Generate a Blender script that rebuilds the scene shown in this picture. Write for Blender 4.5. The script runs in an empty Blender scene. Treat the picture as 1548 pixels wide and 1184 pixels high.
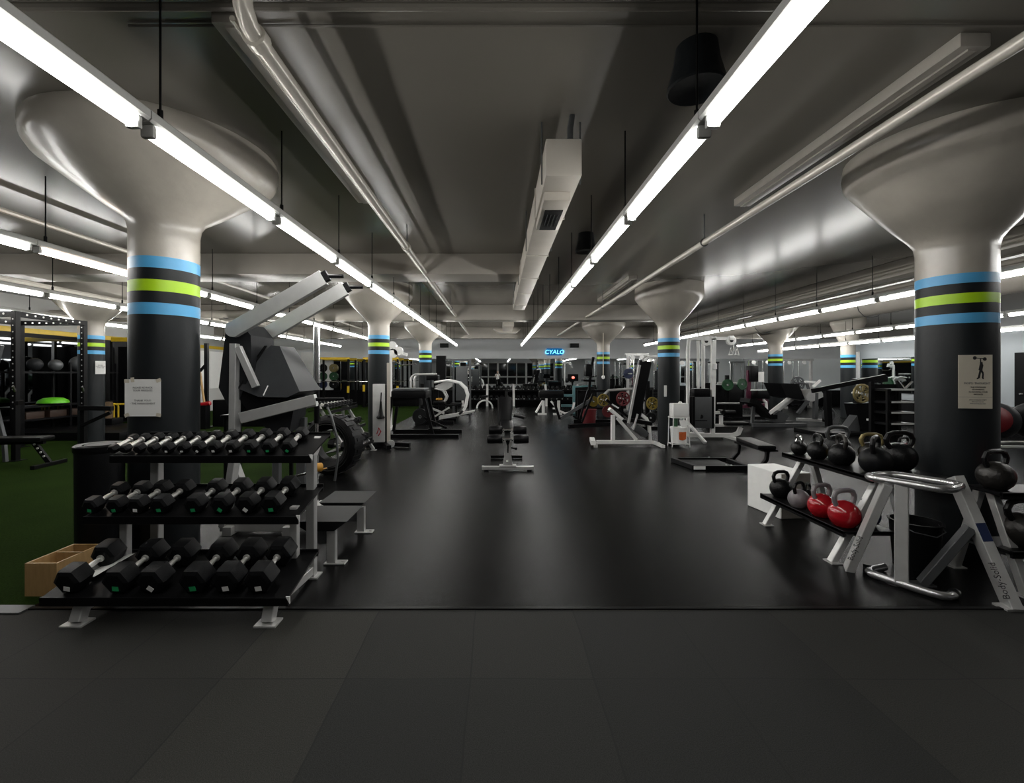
import bpy, bmesh, math, random
from mathutils import Vector, Matrix
random.seed(7)
R = math.radians
sc = bpy.context.scene
COL = sc.collection
# ---- photograph calibration: 1548x1184, focal 680 px, horizon y=565, vanishing point x=752, camera 1.5 m up
F, CX, CY, HC = 680.0, 752.0, 565.0, 1.5
def W(px, py, Y): return Vector(((px-CX)/F*Y, Y, HC-(py-CY)/F*Y))
def G(px, py):
    Y = HC*F/(py-CY)
    return Vector(((px-CX)/F*Y, Y, 0))
cam = bpy.data.cameras.new('camera'); cam.sensor_fit = 'HORIZONTAL'; cam.sensor_width = 36.0
cam.lens = F/1548*36; cam.shift_x = (774-CX)/1548; cam.shift_y = -(592-CY)/1548
cam.clip_start = 0.05; cam.clip_end = 200
camo = bpy.data.objects.new('camera', cam); camo.location = (0, 0, HC); camo.rotation_euler = (R(90), 0, 0)
COL.objects.link(camo); sc.camera = camo
sc.view_settings.view_transform = 'Standard'; sc.view_settings.look = 'None'
sc.view_settings.gamma = 1; sc.view_settings.exposure = 0.0; sc.view_settings.use_curve_mapping = False
try:
    sc.cycles.use_denoising = True; sc.cycles.denoiser = 'OPENIMAGEDENOISE'
    sc.cycles.max_bounces = 8; sc.cycles.diffuse_bounces = 5; sc.cycles.glossy_bounces = 5
    sc.cycles.sample_clamp_indirect = 6; sc.cycles.use_light_tree = True
except Exception: pass
wd = bpy.data.worlds.new('world'); sc.world = wd; wd.use_nodes = True
wd.node_tree.nodes['Background'].inputs[0].default_value = (0.02, 0.02, 0.022, 1)
wd.node_tree.nodes['Background'].inputs[1].default_value = 1.0

# ---------------------------------------------------------------- materials
def srgb(h):
    c = [int(h[i:i+2], 16)/255 for i in (0, 2, 4)]
    return tuple(((v/12.92) if v <= .04045 else ((v+.055)/1.055)**2.4) for v in c)
MATS = {}
def mat(name, col, rough=.5, metal=0.0, noise=0.0, nscale=8, bump=0.0, bscale=40, spec=.5, coat=0.0, rnoise=0.0):
    if name in MATS: return MATS[name]
    m = bpy.data.materials.new(name); m.use_nodes = True; nt = m.node_tree
    b = nt.nodes['Principled BSDF']
    if isinstance(col, str): col = srgb(col)
    b.inputs['Base Color'].default_value = (*col, 1); b.inputs['Roughness'].default_value = rough
    b.inputs['Metallic'].default_value = metal
    b.inputs['Specular IOR Level'].default_value = spec
    b.inputs['Coat Weight'].default_value = coat
    tc = nt.nodes.new('ShaderNodeTexCoord')
    if noise or rnoise:
        n = nt.nodes.new('ShaderNodeTexNoise'); n.inputs['Scale'].default_value = nscale; n.inputs['Detail'].default_value = 6
        nt.links.new(tc.outputs['Object'], n.inputs['Vector'])
        if noise:
            mx = nt.nodes.new('ShaderNodeMix'); mx.data_type = 'RGBA'
            mx.inputs['A'].default_value = (*[c*(1-noise) for c in col], 1)
            mx.inputs['B'].default_value = (*[min(1, c*(1+noise)) for c in col], 1)
            nt.links.new(n.outputs['Fac'], mx.inputs['Factor']); nt.links.new(mx.outputs['Result'], b.inputs['Base Color'])
        if rnoise:
            mr = nt.nodes.new('ShaderNodeMapRange'); mr.inputs['From Min'].default_value = .3; mr.inputs['From Max'].default_value = .7
            mr.inputs['To Min'].default_value = max(.02, rough-rnoise); mr.inputs['To Max'].default_value = rough+rnoise
            nt.links.new(n.outputs['Fac'], mr.inputs['Value']); nt.links.new(mr.outputs['Result'], b.inputs['Roughness'])
    if bump:
        n2 = nt.nodes.new('ShaderNodeTexNoise'); n2.inputs['Scale'].default_value = bscale; n2.inputs['Detail'].default_value = 4
        nt.links.new(tc.outputs['Object'], n2.inputs['Vector'])
        bp = nt.nodes.new('ShaderNodeBump'); bp.inputs['Strength'].default_value = bump; bp.inputs['Distance'].default_value = .01
        nt.links.new(n2.outputs['Fac'], bp.inputs['Height']); nt.links.new(bp.outputs['Normal'], b.inputs['Normal'])
    MATS[name] = m
    return m
def emit(name, col, s):
    m = bpy.data.materials.new(name); m.use_nodes = True; nt = m.node_tree
    b = nt.nodes['Principled BSDF']; b.inputs['Base Color'].default_value = (.8, .8, .8, 1)
    b.inputs['Emission Color'].default_value = (*col, 1); b.inputs['Emission Strength'].default_value = s
    MATS[name] = m
    return m
def node(nt, t, **kw):
    n = nt.nodes.new(t)
    for k, v in kw.items(): setattr(n, k, v)
    return n
def mnode(nt, op, a, b=None):
    n = nt.nodes.new('ShaderNodeMath'); n.operation = op
    for i, v in enumerate((a, b)):
        if v is None: continue
        if isinstance(v, (int, float)): n.inputs[i].default_value = v
        else: nt.links.new(v, n.inputs[i])
    return n.outputs[0]

M = {}
M['steel'] = mat('silver_powdercoat', (.56, .56, .55), .34, .4, noise=.12, nscale=14, bump=.08, bscale=60)
M['satin'] = mat('satin_steel', (.50, .50, .50), .25, .85, noise=.1, nscale=14)
M['hood'] = mat('charcoal_pad_cover', (.034, .036, .039), .45, 0, noise=.15, nscale=10, bump=.1, bscale=60, spec=.3)
M['steel_d'] = mat('grey_powdercoat', (.09, .094, .098), .42, .3, noise=.12, nscale=10)
M['chrome'] = mat('chrome', (.78, .78, .78), .16, 1.0, noise=.06, nscale=30)
M['knurl'] = mat('knurled_chrome', (.80, .79, .76), .3, .75, bump=.2, bscale=400)
M['blackm'] = mat('black_powdercoat', (.0045, .0045, .005), .36, 0, noise=.2, nscale=12, bump=.05, bscale=120, spec=.12)
M['rubber'] = mat('black_rubber', (.0055, .0058, .0066), .44, 0, noise=.25, nscale=20, bump=.15, bscale=160, spec=.16)
M['vinyl'] = mat('black_vinyl', (.0045, .0045, .005), .34, 0, noise=.15, nscale=25, bump=.12, bscale=90, spec=.16)
M['foam'] = mat('charcoal_foam', (.014, .015, .017), .5, 0, noise=.2, nscale=10, bump=.1, bscale=70, spec=.2)
M['whitem'] = mat('white_powdercoat', (.86, .86, .84), .32, 0, noise=.08, nscale=10)
M['white'] = mat('white_plastic', (.88, .88, .86), .4, 0, noise=.05, nscale=12)
M['paper'] = mat('paper', (.90, .90, .88), .7, 0, noise=.03, nscale=20)
M['cream'] = mat('cream_card', (.66, .61, .5), .6, 0, noise=.04, nscale=14)
M['ink'] = mat('ink', (.02, .02, .022), .6, 0, noise=.1)
M['inkgrey'] = mat('grey_ink', (.18, .18, .18), .6, 0, noise=.1)
M['red'] = mat('red_enamel', (.34, .006, .012), .16, 0, noise=.15, nscale=10, coat=.4)
M['redr'] = mat('red_rubber', (.11, .006, .009), .45, 0, noise=.2, nscale=12)
M['burg'] = mat('burgundy_powdercoat', (.09, .006, .03), .4, 0, noise=.15)
M['yellow'] = mat('yellow_enamel', (.62, .42, .012), .4, 0, noise=.15, nscale=12)
M['yellowr'] = mat('yellow_rubber', (.19, .135, .008), .5, 0, noise=.2, nscale=12)
M['orange'] = mat('orange_foam', (.55, .27, .03), .55, 0, noise=.15, nscale=14)
M['green'] = mat('green_sticker', (.025, .42, .14), .45, 0, noise=.1)
M['greenr'] = mat('green_rubber', (.006, .06, .018), .5, 0, noise=.2)
M['lime'] = mat('lime_plastic', (.12, .5, .02), .4, 0, noise=.1)
M['bluer'] = mat('navy_rubber', (.012, .022, .07), .4, 0, noise=.2)
M['teal'] = mat('teal_powdercoat', (.12, .25, .27), .4, 0, noise=.1)
M['iron'] = mat('worn_iron', (.028, .026, .024), .32, .4, noise=.5, nscale=9, bump=.3, bscale=50)
M['cast'] = mat('black_cast_iron', (.006, .006, .0066), .34, 0, noise=.3, nscale=14, bump=.3, bscale=90, spec=.25)
M['greyk'] = mat('grey_enamel', (.2, .18, .19), .35, 0, noise=.2, nscale=10, bump=.1)
M['bronze'] = mat('worn_gold_iron', (.26, .21, .09), .45, .4, noise=.4, nscale=16, bump=.2)
M['brown'] = mat('brown_board', (.03, .014, .007), .6, 0, noise=.3, nscale=14)
M['cork'] = mat('cork', (.09, .055, .025), .8, 0, noise=.6, nscale=60, bump=.4, bscale=120)
M['skin'] = mat('skin', (.5, .32, .24), .5, 0, noise=.06)
M['duct'] = mat('beige_duct_paint', (.50, .465, .41), .34, 0, noise=.1, nscale=5, bump=.05, bscale=20)
M['pipe'] = mat('cream_pipe_paint', (.55, .52, .46), .27, .2, noise=.12, nscale=9, bump=.08, bscale=30)
M['house'] = mat('white_fixture_enamel', (.55, .55, .53), .35, 0, noise=.05)
M['wallr'] = mat('wall_blue_grey_paint', (.26, .285, .30), .6, 0, noise=.05, nscale=2, bump=.05, bscale=60)
M['wallg'] = mat('wall_grey_paint', (.85, .87, .88), .6, 0, noise=.05, nscale=2, bump=.05, bscale=60)
M['wallw'] = mat('wall_white_paint', (.6, .6, .58), .55, 0, noise=.05, nscale=2, bump=.05, bscale=60)
M['walldk'] = mat('wall_dark', (.005, .005, .0055), .35, 0, noise=.15, nscale=3, spec=.08)
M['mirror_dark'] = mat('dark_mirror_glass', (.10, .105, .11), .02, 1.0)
M['mirror'] = mat('mirror_glass', (.82, .85, .85), .015, 1.0)
M['colblack'] = mat('column_charcoal_paint', (.0115, .0138, .0155), .42, 0, noise=.15, nscale=6, bump=.12, bscale=25, spec=.25)
M['colblue'] = mat('column_blue_paint', (.09, .40, .72), .4, 0, noise=.06, nscale=6, bump=.1, bscale=25)
M['collime'] = mat('column_lime_paint', (.44, .74, .012), .4, 0, noise=.06, nscale=6, bump=.1, bscale=25)
M['colbeige'] = mat('column_beige_paint', (.42, .39, .34), .25, 0, noise=.14, nscale=5, bump=.22, bscale=14)
M['ceil'] = mat('ceiling_grey_paint', (.165, .153, .132), .22, 0, noise=.08, nscale=.7, bump=.05, bscale=2.2)
M['beam'] = mat('beam_taupe_paint', (.36, .335, .295), .34, 0, noise=.1, nscale=3, bump=.06, bscale=12)
M['glass_dark'] = mat('dark_glass', (.01, .011, .012), .06, 0)
M['light'] = emit('lit_diffuser', (1.0, .985, .95), 32.0)
M['lightw'] = emit('warm_lit_diffuser', (1.0, .80, .66), 23.0)
M['blueglow'] = emit('blue_lit_sign', (.10, .62, 1.0), 2.6)
M['bluepanel'] = emit('blue_lit_panel', (.0, .16, .45), .55)
M['bluepanel'].node_tree.nodes['Principled BSDF'].inputs['Base Color'].default_value = (.01, .05, .12, 1)
M['ledred'] = emit('red_indicator', (1.0, .08, .03), 1.6)

# wood grain for the crate
def wood():
    m = bpy.data.materials.new('pine_wood'); m.use_nodes = True; nt = m.node_tree; b = nt.nodes['Principled BSDF']
    tc = node(nt, 'ShaderNodeTexCoord'); mp = node(nt, 'ShaderNodeMapping'); mp.inputs['Scale'].default_value = (18, 18, 2.5)
    mp.inputs['Rotation'].default_value = (R(90), 0, 0)
    n = node(nt, 'ShaderNodeTexNoise'); n.inputs['Scale'].default_value = 3; n.inputs['Detail'].default_value = 6
    cr = node(nt, 'ShaderNodeValToRGB'); cr.color_ramp.elements[0].color = (.33, .19, .07, 1); cr.color_ramp.elements[1].color = (.52, .34, .15, 1)
    nt.links.new(tc.outputs['Object'], mp.inputs[0]); nt.links.new(mp.outputs[0], n.inputs['Vector'])
    nt.links.new(n.outputs['Fac'], cr.inputs[0]); nt.links.new(cr.outputs[0], b.inputs['Base Color']); b.inputs['Roughness'].default_value = .5
    return m
M['wood'] = wood()
# front tiles: 0.61 m rubber tiles, each its own tone, thin seams
def tiles():
    m = bpy.data.materials.new('rubber_tiles'); m.use_nodes = True; nt = m.node_tree; b = nt.nodes['Principled BSDF']
    tc = node(nt, 'ShaderNodeTexCoord'); sp = node(nt, 'ShaderNodeSeparateXYZ'); nt.links.new(tc.outputs['Object'], sp.inputs[0])
    wob = node(nt, 'ShaderNodeTexNoise'); wob.inputs['Scale'].default_value = 2.5; nt.links.new(tc.outputs['Object'], wob.inputs['Vector'])
    wv = mnode(nt, 'MULTIPLY', mnode(nt, 'SUBTRACT', wob.outputs['Fac'], .5), .02)
    u = mnode(nt, 'DIVIDE', mnode(nt, 'ADD', mnode(nt, 'ADD', sp.outputs[0], .156+6.1), wv), .612)
    v = mnode(nt, 'DIVIDE', mnode(nt, 'ADD', mnode(nt, 'ADD', sp.outputs[1], 12.0-2.87), wv), .63)
    cmb = node(nt, 'ShaderNodeCombineXYZ'); nt.links.new(mnode(nt, 'FLOOR', u), cmb.inputs[0]); nt.links.new(mnode(nt, 'FLOOR', v), cmb.inputs[1])
    wn = node(nt, 'ShaderNodeTexWhiteNoise'); nt.links.new(cmb.outputs[0], wn.inputs['Vector'])
    fu = mnode(nt, 'ABSOLUTE', mnode(nt, 'SUBTRACT', mnode(nt, 'FRACT', u), .5)); fv = mnode(nt, 'ABSOLUTE', mnode(nt, 'SUBTRACT', mnode(nt, 'FRACT', v), .5))
    edge = mnode(nt, 'GREATER_THAN', mnode(nt, 'MAXIMUM', fu, fv), .4935)
    cr = node(nt, 'ShaderNodeValToRGB'); cr.color_ramp.elements[0].color = (.0145, .0148, .0145, 1); cr.color_ramp.elements[1].color = (.031, .0305, .0262, 1)
    nt.links.new(wn.outputs['Value'], cr.inputs[0])
    sn = node(nt, 'ShaderNodeTexNoise'); sn.inputs['Scale'].default_value = 230; sn.inputs['Detail'].default_value = 3
    nt.links.new(tc.outputs['Object'], sn.inputs['Vector'])
    mx = node(nt, 'ShaderNodeMix', data_type='RGBA', blend_type='MULTIPLY'); mx.inputs['Factor'].default_value = .8
    nt.links.new(cr.outputs[0], mx.inputs['A'])
    c2 = node(nt, 'ShaderNodeValToRGB'); c2.color_ramp.elements[0].position = .3; c2.color_ramp.elements[0].color = (.3, .3, .3, 1)
    c2.color_ramp.elements[1].position = .72; c2.color_ramp.elements[1].color = (1.8, 1.8, 1.75, 1)
    nt.links.new(sn.outputs['Fac'], c2.inputs[0]); nt.links.new(c2.outputs[0], mx.inputs['B'])
    m2 = node(nt, 'ShaderNodeMix', data_type='RGBA'); nt.links.new(edge, m2.inputs['Factor'])
    nt.links.new(mx.outputs['Result'], m2.inputs['A']); m2.inputs['B'].default_value = (.012, .012, .012, 1)
    nt.links.new(m2.outputs['Result'], b.inputs['Base Color']); b.inputs['Roughness'].default_value = .72; b.inputs['Specular IOR Level'].default_value = .25
    bp = node(nt, 'ShaderNodeBump'); bp.inputs['Strength'].default_value = .3; bp.inputs['Distance'].default_value = .004
    hh = mnode(nt, 'SUBTRACT', mnode(nt, 'MULTIPLY', sn.outputs['Fac'], .6), edge); nt.links.new(hh, bp.inputs['Height']); nt.links.new(bp.outputs[0], b.inputs['Normal'])
    return m
M['tiles'] = tiles()
def rubberfloor():
    m = bpy.data.materials.new('rolled_rubber_floor'); m.use_nodes = True; nt = m.node_tree; b = nt.nodes['Principled BSDF']
    tc = node(nt, 'ShaderNodeTexCoord')
    n = node(nt, 'ShaderNodeTexNoise'); n.inputs['Scale'].default_value = 160; n.inputs['Detail'].default_value = 2
    n3 = node(nt, 'ShaderNodeTexNoise'); n3.inputs['Scale'].default_value = 1.3; n3.inputs['Detail'].default_value = 5
    nt.links.new(tc.outputs['Object'], n.inputs['Vector']); nt.links.new(tc.outputs['Object'], n3.inputs['Vector'])
    cr = node(nt, 'ShaderNodeValToRGB'); cr.color_ramp.elements[0].position = .35; cr.color_ramp.elements[0].color = (.0038, .0038, .004, 1)
    cr.color_ramp.elements[1].position = .7; cr.color_ramp.elements[1].color = (.0065, .0065, .0066, 1)
    nt.links.new(n3.outputs['Fac'], cr.inputs[0]); nt.links.new(cr.outputs[0], b.inputs['Base Color'])
    mr = node(nt, 'ShaderNodeMapRange'); mr.inputs['From Min'].default_value = .3; mr.inputs['From Max'].default_value = .7
    mr.inputs['To Min'].default_value = .245; mr.inputs['To Max'].default_value = .255
    nt.links.new(n3.outputs['Fac'], mr.inputs['Value']); nt.links.new(mr.outputs[0], b.inputs['Roughness'])
    bp = node(nt, 'ShaderNodeBump'); bp.inputs['Strength'].default_value = .35; bp.inputs['Distance'].default_value = .004
    nt.links.new(n.outputs['Fac'], bp.inputs['Height']); nt.links.new(bp.outputs[0], b.inputs['Normal']); b.inputs['Specular IOR Level'].default_value = .06
    return m
M['floor'] = rubberfloor()
def turf():
    m = bpy.data.materials.new('green_turf'); m.use_nodes = True; nt = m.node_tree; b = nt.nodes['Principled BSDF']
    tc = node(nt, 'ShaderNodeTexCoord'); mp = node(nt, 'ShaderNodeMapping'); mp.inputs['Scale'].default_value = (150, 45, 1)
    n = node(nt, 'ShaderNodeTexNoise'); n.inputs['Scale'].default_value = 1; n.inputs['Detail'].default_value = 5
    nt.links.new(tc.outputs['Object'], mp.inputs[0]); nt.links.new(mp.outputs[0], n.inputs['Vector'])
    n3 = node(nt, 'ShaderNodeTexNoise'); n3.inputs['Scale'].default_value = 1.1; nt.links.new(tc.outputs['Object'], n3.inputs['Vector'])
    cr = node(nt, 'ShaderNodeValToRGB'); cr.color_ramp.elements[0].position = .3; cr.color_ramp.elements[0].color = (.006, .013, .002, 1)
    cr.color_ramp.elements[1].position = .75; cr.color_ramp.elements[1].color = (.026, .052, .009, 1)
    mixf = mnode(nt, 'ADD', mnode(nt, 'MULTIPLY', n.outputs['Fac'], .7), mnode(nt, 'MULTIPLY', n3.outputs['Fac'], .3))
    nt.links.new(mixf, cr.inputs[0]); nt.links.new(cr.outputs[0], b.inputs['Base Color']); b.inputs['Roughness'].default_value = .9; b.inputs['Specular IOR Level'].default_value = .02
    bp = node(nt, 'ShaderNodeBump'); bp.inputs['Strength'].default_value = .9; bp.inputs['Distance'].default_value = .02
    nt.links.new(n.outputs['Fac'], bp.inputs['Height']); nt.links.new(bp.outputs[0], b.inputs['Normal'])
    return m
M['turf'] = turf()

# ---------------------------------------------------------------- mesh builder
def frame(d, up=Vector((0, 0, 1))):
    d = d.normalized(); up = Vector(up)
    if abs(d.dot(up)) > .98: up = Vector((0, 1, 0)) if abs(d.y) < .9 else Vector((1, 0, 0))
    s = d.cross(up).normalized(); u = s.cross(d).normalized()
    return s, u
class MB:
    def __init__(self, world=False): self.v = []; self.f = []; self.mi = []; self.m = 0; self.world = world
    def add(self, vs, fs, T=None):
        o = len(self.v)
        for p in vs: self.v.append((T @ Vector(p)) if T else Vector(p))
        for f in fs: self.f.append([i+o for i in f]); self.mi.append(self.m)
        return self
    def box(self, c, s, T=None, r=0.0):
        x, y, z = c; a, b, h = s[0]/2, s[1]/2, s[2]/2
        if r <= 0:
            vs = [(x+i*a, y+j*b, z+k*h) for i in (-1, 1) for j in (-1, 1) for k in (-1, 1)]
            return self.add(vs, [(0, 1, 3, 2), (4, 6, 7, 5), (0, 4, 5, 1), (2, 3, 7, 6), (0, 2, 6, 4), (1, 5, 7, 3)], T)
        r = min(r, a*.98, b*.98, h*.98)
        bm = bmesh.new(); bmesh.ops.create_cube(bm, size=1)
        for v in bm.verts: v.co = Vector((v.co.x*s[0], v.co.y*s[1], v.co.z*s[2]))
        bmesh.ops.bevel(bm, geom=list(bm.edges), offset=r, segments=2 if r > .006 else 1, profile=.6, affect='EDGES')
        bm.verts.index_update()
        vs = [v.co+Vector(c) for v in bm.verts]; fs = [[v.index for v in f.verts] for f in bm.faces]; bm.free()
        return self.add(vs, fs, T)
    def sweep(self, pts, sec, up=(0, 0, 1), closed=False, cap=True):
        pts = [Vector(p) for p in pts]; n = len(pts); k = len(sec); vs = []; fs = []
        prev_u = None
        for i, p in enumerate(pts):
            if closed: d = (pts[(i+1) % n]-p).normalized()+(p-pts[i-1]).normalized(); d1 = (pts[(i+1) % n]-p).normalized()
            elif i == 0: d = pts[1]-p; d1 = d.normalized()
            elif i == n-1: d = p-pts[-2]; d1 = d.normalized()
            else: d = (pts[i+1]-p).normalized()+(p-pts[i-1]).normalized(); d1 = (pts[i+1]-p).normalized()
            d = d.normalized()
            if prev_u is None: s, u = frame(d, up)
            else:
                u = prev_u-d*prev_u.dot(d)
                u = u.normalized() if u.length > 1e-5 else frame(d, up)[1]
                s = d.cross(u).normalized()
            prev_u = u
            c = max(.5, abs(d.dot(d1)))
            # widen along the bend plane for a mitre
            if not closed and 0 < i < n-1:
                bn = (pts[i+1]-p).normalized()-(p-pts[i-1]).normalized()
            else: bn = Vector((0, 0, 0))
            for (a, b) in sec:
                off = s*a+u*b
                if bn.length > 1e-4:
                    bb = bn.normalized(); off = off+bb*off.dot(bb)*(1/c-1)
                vs.append(p+off)
        rng = n if closed else n-1
        for i in range(rng):
            for j in range(k):
                a = i*k+j; b = i*k+(j+1) % k; c2 = ((i+1) % n)*k
                fs.append((a, b, c2+(j+1) % k, c2+j))
        if cap and not closed: fs.append(tuple(reversed(range(k)))); fs.append(tuple(range((n-1)*k, n*k)))
        return self.add(vs, fs)
    def bar(self, p, q, w, h, up=(0, 0, 1), r=.004):
        a, b = w/2, h/2; r = min(r, a*.4, b*.4)
        sec = [(-a+r, -b), (a-r, -b), (a, -b+r), (a, b-r), (a-r, b), (-a+r, b), (-a, b-r), (-a, -b+r)]
        return self.sweep([p, q], sec, up)
    def rbar(self, pts, w, h, up=(0, 0, 1), r=.004):
        a, b = w/2, h/2; r = min(r, a*.4, b*.4)
        sec = [(-a+r, -b), (a-r, -b), (a, -b+r), (a, b-r), (a-r, b), (-a+r, b), (-a, b-r), (-a, -b+r)]
        return self.sweep(pts, sec, up)
    def tube(self, pts, r, n=10, closed=False, up=(0, 0, 1)):
        sec = [(r*math.cos(2*math.pi*i/n), r*math.sin(2*math.pi*i/n)) for i in range(n)]
        return self.sweep(pts, sec, up, closed)
    def cyl(self, p, q, r, n=16, r2=None):
        p, q = Vector(p), Vector(q); r2 = r if r2 is None else r2
        s, u = frame(q-p); vs = []; fs = []
        for c, rr in ((p, r), (q, r2)):
            for i in range(n):
                t = 2*math.pi*i/n; vs.append(c+s*rr*math.cos(t)+u*rr*math.sin(t))
        for i in range(n): fs.append((i, (i+1) % n, n+(i+1) % n, n+i))
        fs.append(tuple(reversed(range(n)))); fs.append(tuple(range(n, 2*n)))
        return self.add(vs, fs)
    def lathe(self, prof, c=(0, 0, 0), axis=(0, 0, 1), n=24, mats=None, caps=True, rot=0.0):
        c = Vector(c); d = Vector(axis).normalized(); s, u = frame(d); vs = []; k = len(prof); o = len(self.v)
        for (r, z) in prof:
            for i in range(n):
                t = 2*math.pi*i/n+rot; vs.append(c+d*z+s*r*math.cos(t)+u*r*math.sin(t))
        self.v += vs
        for j in range(k-1):
            if mats: self.m = mats[j]
            for i in range(n):
                self.f.append([o+j*n+i, o+j*n+(i+1) % n, o+(j+1)*n+(i+1) % n, o+(j+1)*n+i]); self.mi.append(self.m)
        if caps:
            if prof[0][0] > 1e-6: self.f.append([o+i for i in reversed(range(n))]); self.mi.append(mats[0] if mats else self.m)
            if prof[-1][0] > 1e-6: self.f.append([o+(k-1)*n+i for i in range(n)]); self.mi.append(mats[-1] if mats else self.m)
        return self
    def ell(self, c, rad, n=16, T=None):
        m = n//2; vs = []; fs = []
        for j in range(1, m):
            ph = math.pi*j/m
            for i in range(n):
                t = 2*math.pi*i/n
                vs.append((c[0]+rad[0]*math.sin(ph)*math.cos(t), c[1]+rad[1]*math.sin(ph)*math.sin(t), c[2]-rad[2]*math.cos(ph)))
        b = len(vs); vs.append((c[0], c[1], c[2]-rad[2])); vs.append((c[0], c[1], c[2]+rad[2]))
        for j in range(m-2):
            for i in range(n): fs.append((j*n+i, j*n+(i+1) % n, (j+1)*n+(i+1) % n, (j+1)*n+i))
        for i in range(n): fs.append((b, (i+1) % n, i)); fs.append((b+1, (m-2)*n+i, (m-2)*n+(i+1) % n))
        return self.add(vs, fs, T)
    def prism(self, poly, a, b, T=None, inset=0.0):
        """poly in the XZ plane, extruded along Y from a to b; inset shrinks the a face towards its centre"""
        n = len(poly); cx = sum(p[0] for p in poly)/n; cz = sum(p[1] for p in poly)/n
        vs = [(cx+(x-cx)*(1-inset), a, cz+(z-cz)*(1-inset)) for x, z in poly]+[(x, b, z) for x, z in poly]
        fs = [tuple(range(n)), tuple(reversed(range(n, 2*n)))]+[(i, i+n, (i+1) % n+n, (i+1) % n) for i in range(n)]
        return self.add(vs, fs, T)
    def build(self, name, mt, parent=None, label=None, smooth=35):
        off = Vector((0, 0, 0))
        if self.world and parent:
            q = parent
            while q.parent: q = q.parent
            off = q.location.copy()
        me = bpy.data.meshes.new(name); me.from_pydata([tuple(p-off) for p in self.v], [], self.f)
        mts = mt if isinstance(mt, (list, tuple)) else [mt]
        for x in mts: me.materials.append(M[x] if isinstance(x, str) else x)
        if len(mts) > 1: me.polygons.foreach_set('material_index', self.mi)
        bm = bmesh.new(); bm.from_mesh(me); bmesh.ops.recalc_face_normals(bm, faces=bm.faces); bm.to_mesh(me); bm.free()
        if smooth:
            me.polygons.foreach_set('use_smooth', [True]*len(me.polygons))
            try: me.set_sharp_from_angle(angle=R(smooth))
            except Exception: pass
        me.update()
        o = bpy.data.objects.new(name, me); COL.objects.link(o)
        if parent: o.parent = parent
        if label: o['label'] = label
        return o
def tag(o, label=None, cat=None, group=None, kind=None):
    if label: o['label'] = label
    if cat: o['category'] = cat
    if group: o['group'] = group
    if kind: o['kind'] = kind
    return o
def thing(name, label, cat, loc=(0, 0, 0), rz=0.0, group=None):
    o = bpy.data.objects.new(name, None); o.empty_display_size = .1; COL.objects.link(o)
    o.location = loc; o.rotation_euler = (0, 0, rz)
    return tag(o, label, cat, group)
def struct(name, mb, mt, label=None, loc=None, smooth=35):
    o = mb.build(name, mt, smooth=smooth); o['kind'] = 'structure'
    if label: o['label'] = label
    if loc: o.location = loc
    return o
def dup(root, loc=None, rz=None, label=None, group=None):
    r = root.copy(); COL.objects.link(r)
    if loc is not None: r.location = loc
    if rz is not None: r.rotation_euler = (0, 0, rz)
    if label: r['label'] = label
    if group: r['group'] = group
    for ch in list(root.children):
        c = ch.copy(); COL.objects.link(c); c.parent = r
        for g in list(ch.children):
            d = g.copy(); COL.objects.link(d); d.parent = c
    return r
def text(name, body, size, mt, parent, loc, rot=(R(90), 0, 0), align='CENTER', ext=.0005, shear=0, spacing=1.0):
    cu = bpy.data.curves.new(name, 'FONT'); cu.body = body; cu.size = size; cu.align_x = align; cu.extrude = ext
    cu.shear = shear; cu.space_line = spacing; cu.resolution_u = 2
    tmp = bpy.data.objects.new('tmp', cu); COL.objects.link(tmp)
    dg = bpy.context.evaluated_depsgraph_get(); me = bpy.data.meshes.new_from_object(tmp.evaluated_get(dg)); bpy.data.objects.remove(tmp)
    me.materials.clear(); me.materials.append(M[mt]); o = bpy.data.objects.new(name, me); COL.objects.link(o); o.parent = parent
    o.location = loc; o.rotation_euler = rot
    return o
ORD = 'first second third fourth fifth sixth seventh eighth ninth tenth eleventh twelfth thirteenth fourteenth fifteenth sixteenth seventeenth eighteenth nineteenth twentieth twenty-first twenty-second twenty-third twenty-fourth'.split()
def arc(c, r, a0, a1, n, plane='xz', y=0.0):
    out = []
    for i in range(n+1):
        t = R(a0+(a1-a0)*i/n)
        if plane == 'xz': out.append(Vector((c[0]+r*math.cos(t), y, c[1]+r*math.sin(t))))
        elif plane == 'yz': out.append(Vector((y, c[0]+r*math.cos(t), c[1]+r*math.sin(t))))
        else: out.append(Vector((c[0]+r*math.cos(t), c[1]+r*math.sin(t), y)))
    return out

def WB(): return MB(world=True)
# ================================================================ the setting
ZC = 3.40                                  # ceiling height
XL, XR, YB, YF = -11.6, 17.0, 21.7, -6.0
mb = MB().box((2.7, (YF+2.87)/2, -.05), (XR-XL, 2.87-YF, .1)); struct('floor', mb, 'tiles', 'floor of dark square rubber tiles in front', smooth=0)
mb = MB().box(((-3.0+XR)/2, (2.87+YB)/2, -.05), (XR+3.0, YB-2.87, .1)); struct('floor', mb, 'floor', 'rolled black rubber floor down the aisle', smooth=0)
mb = MB().box(((XL-3.0)/2, (2.87+YB)/2, -.05), (-3.0-XL, YB-2.87, .1)); struct('floor', mb, 'turf', 'green turf floor on the left', smooth=0)
mb = MB().bar((-2.98, 2.87, .003), (XR, 2.87, .003), .03, .01); struct('trim_1', mb, 'blackm', 'dark edging strip where the rubber floor meets the tiles')
mb = MB().bar((XL, 2.85, .004), (-2.98, 2.85, .004), .10, .012); struct('trim_2', mb, 'steel_d', 'grey edging strip at the front of the turf')
mb = MB().box((2.7, (YF+YB)/2, ZC+.1), (XR-XL, YB-YF, .2)); struct('ceiling', mb, 'ceil', smooth=0)
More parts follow.
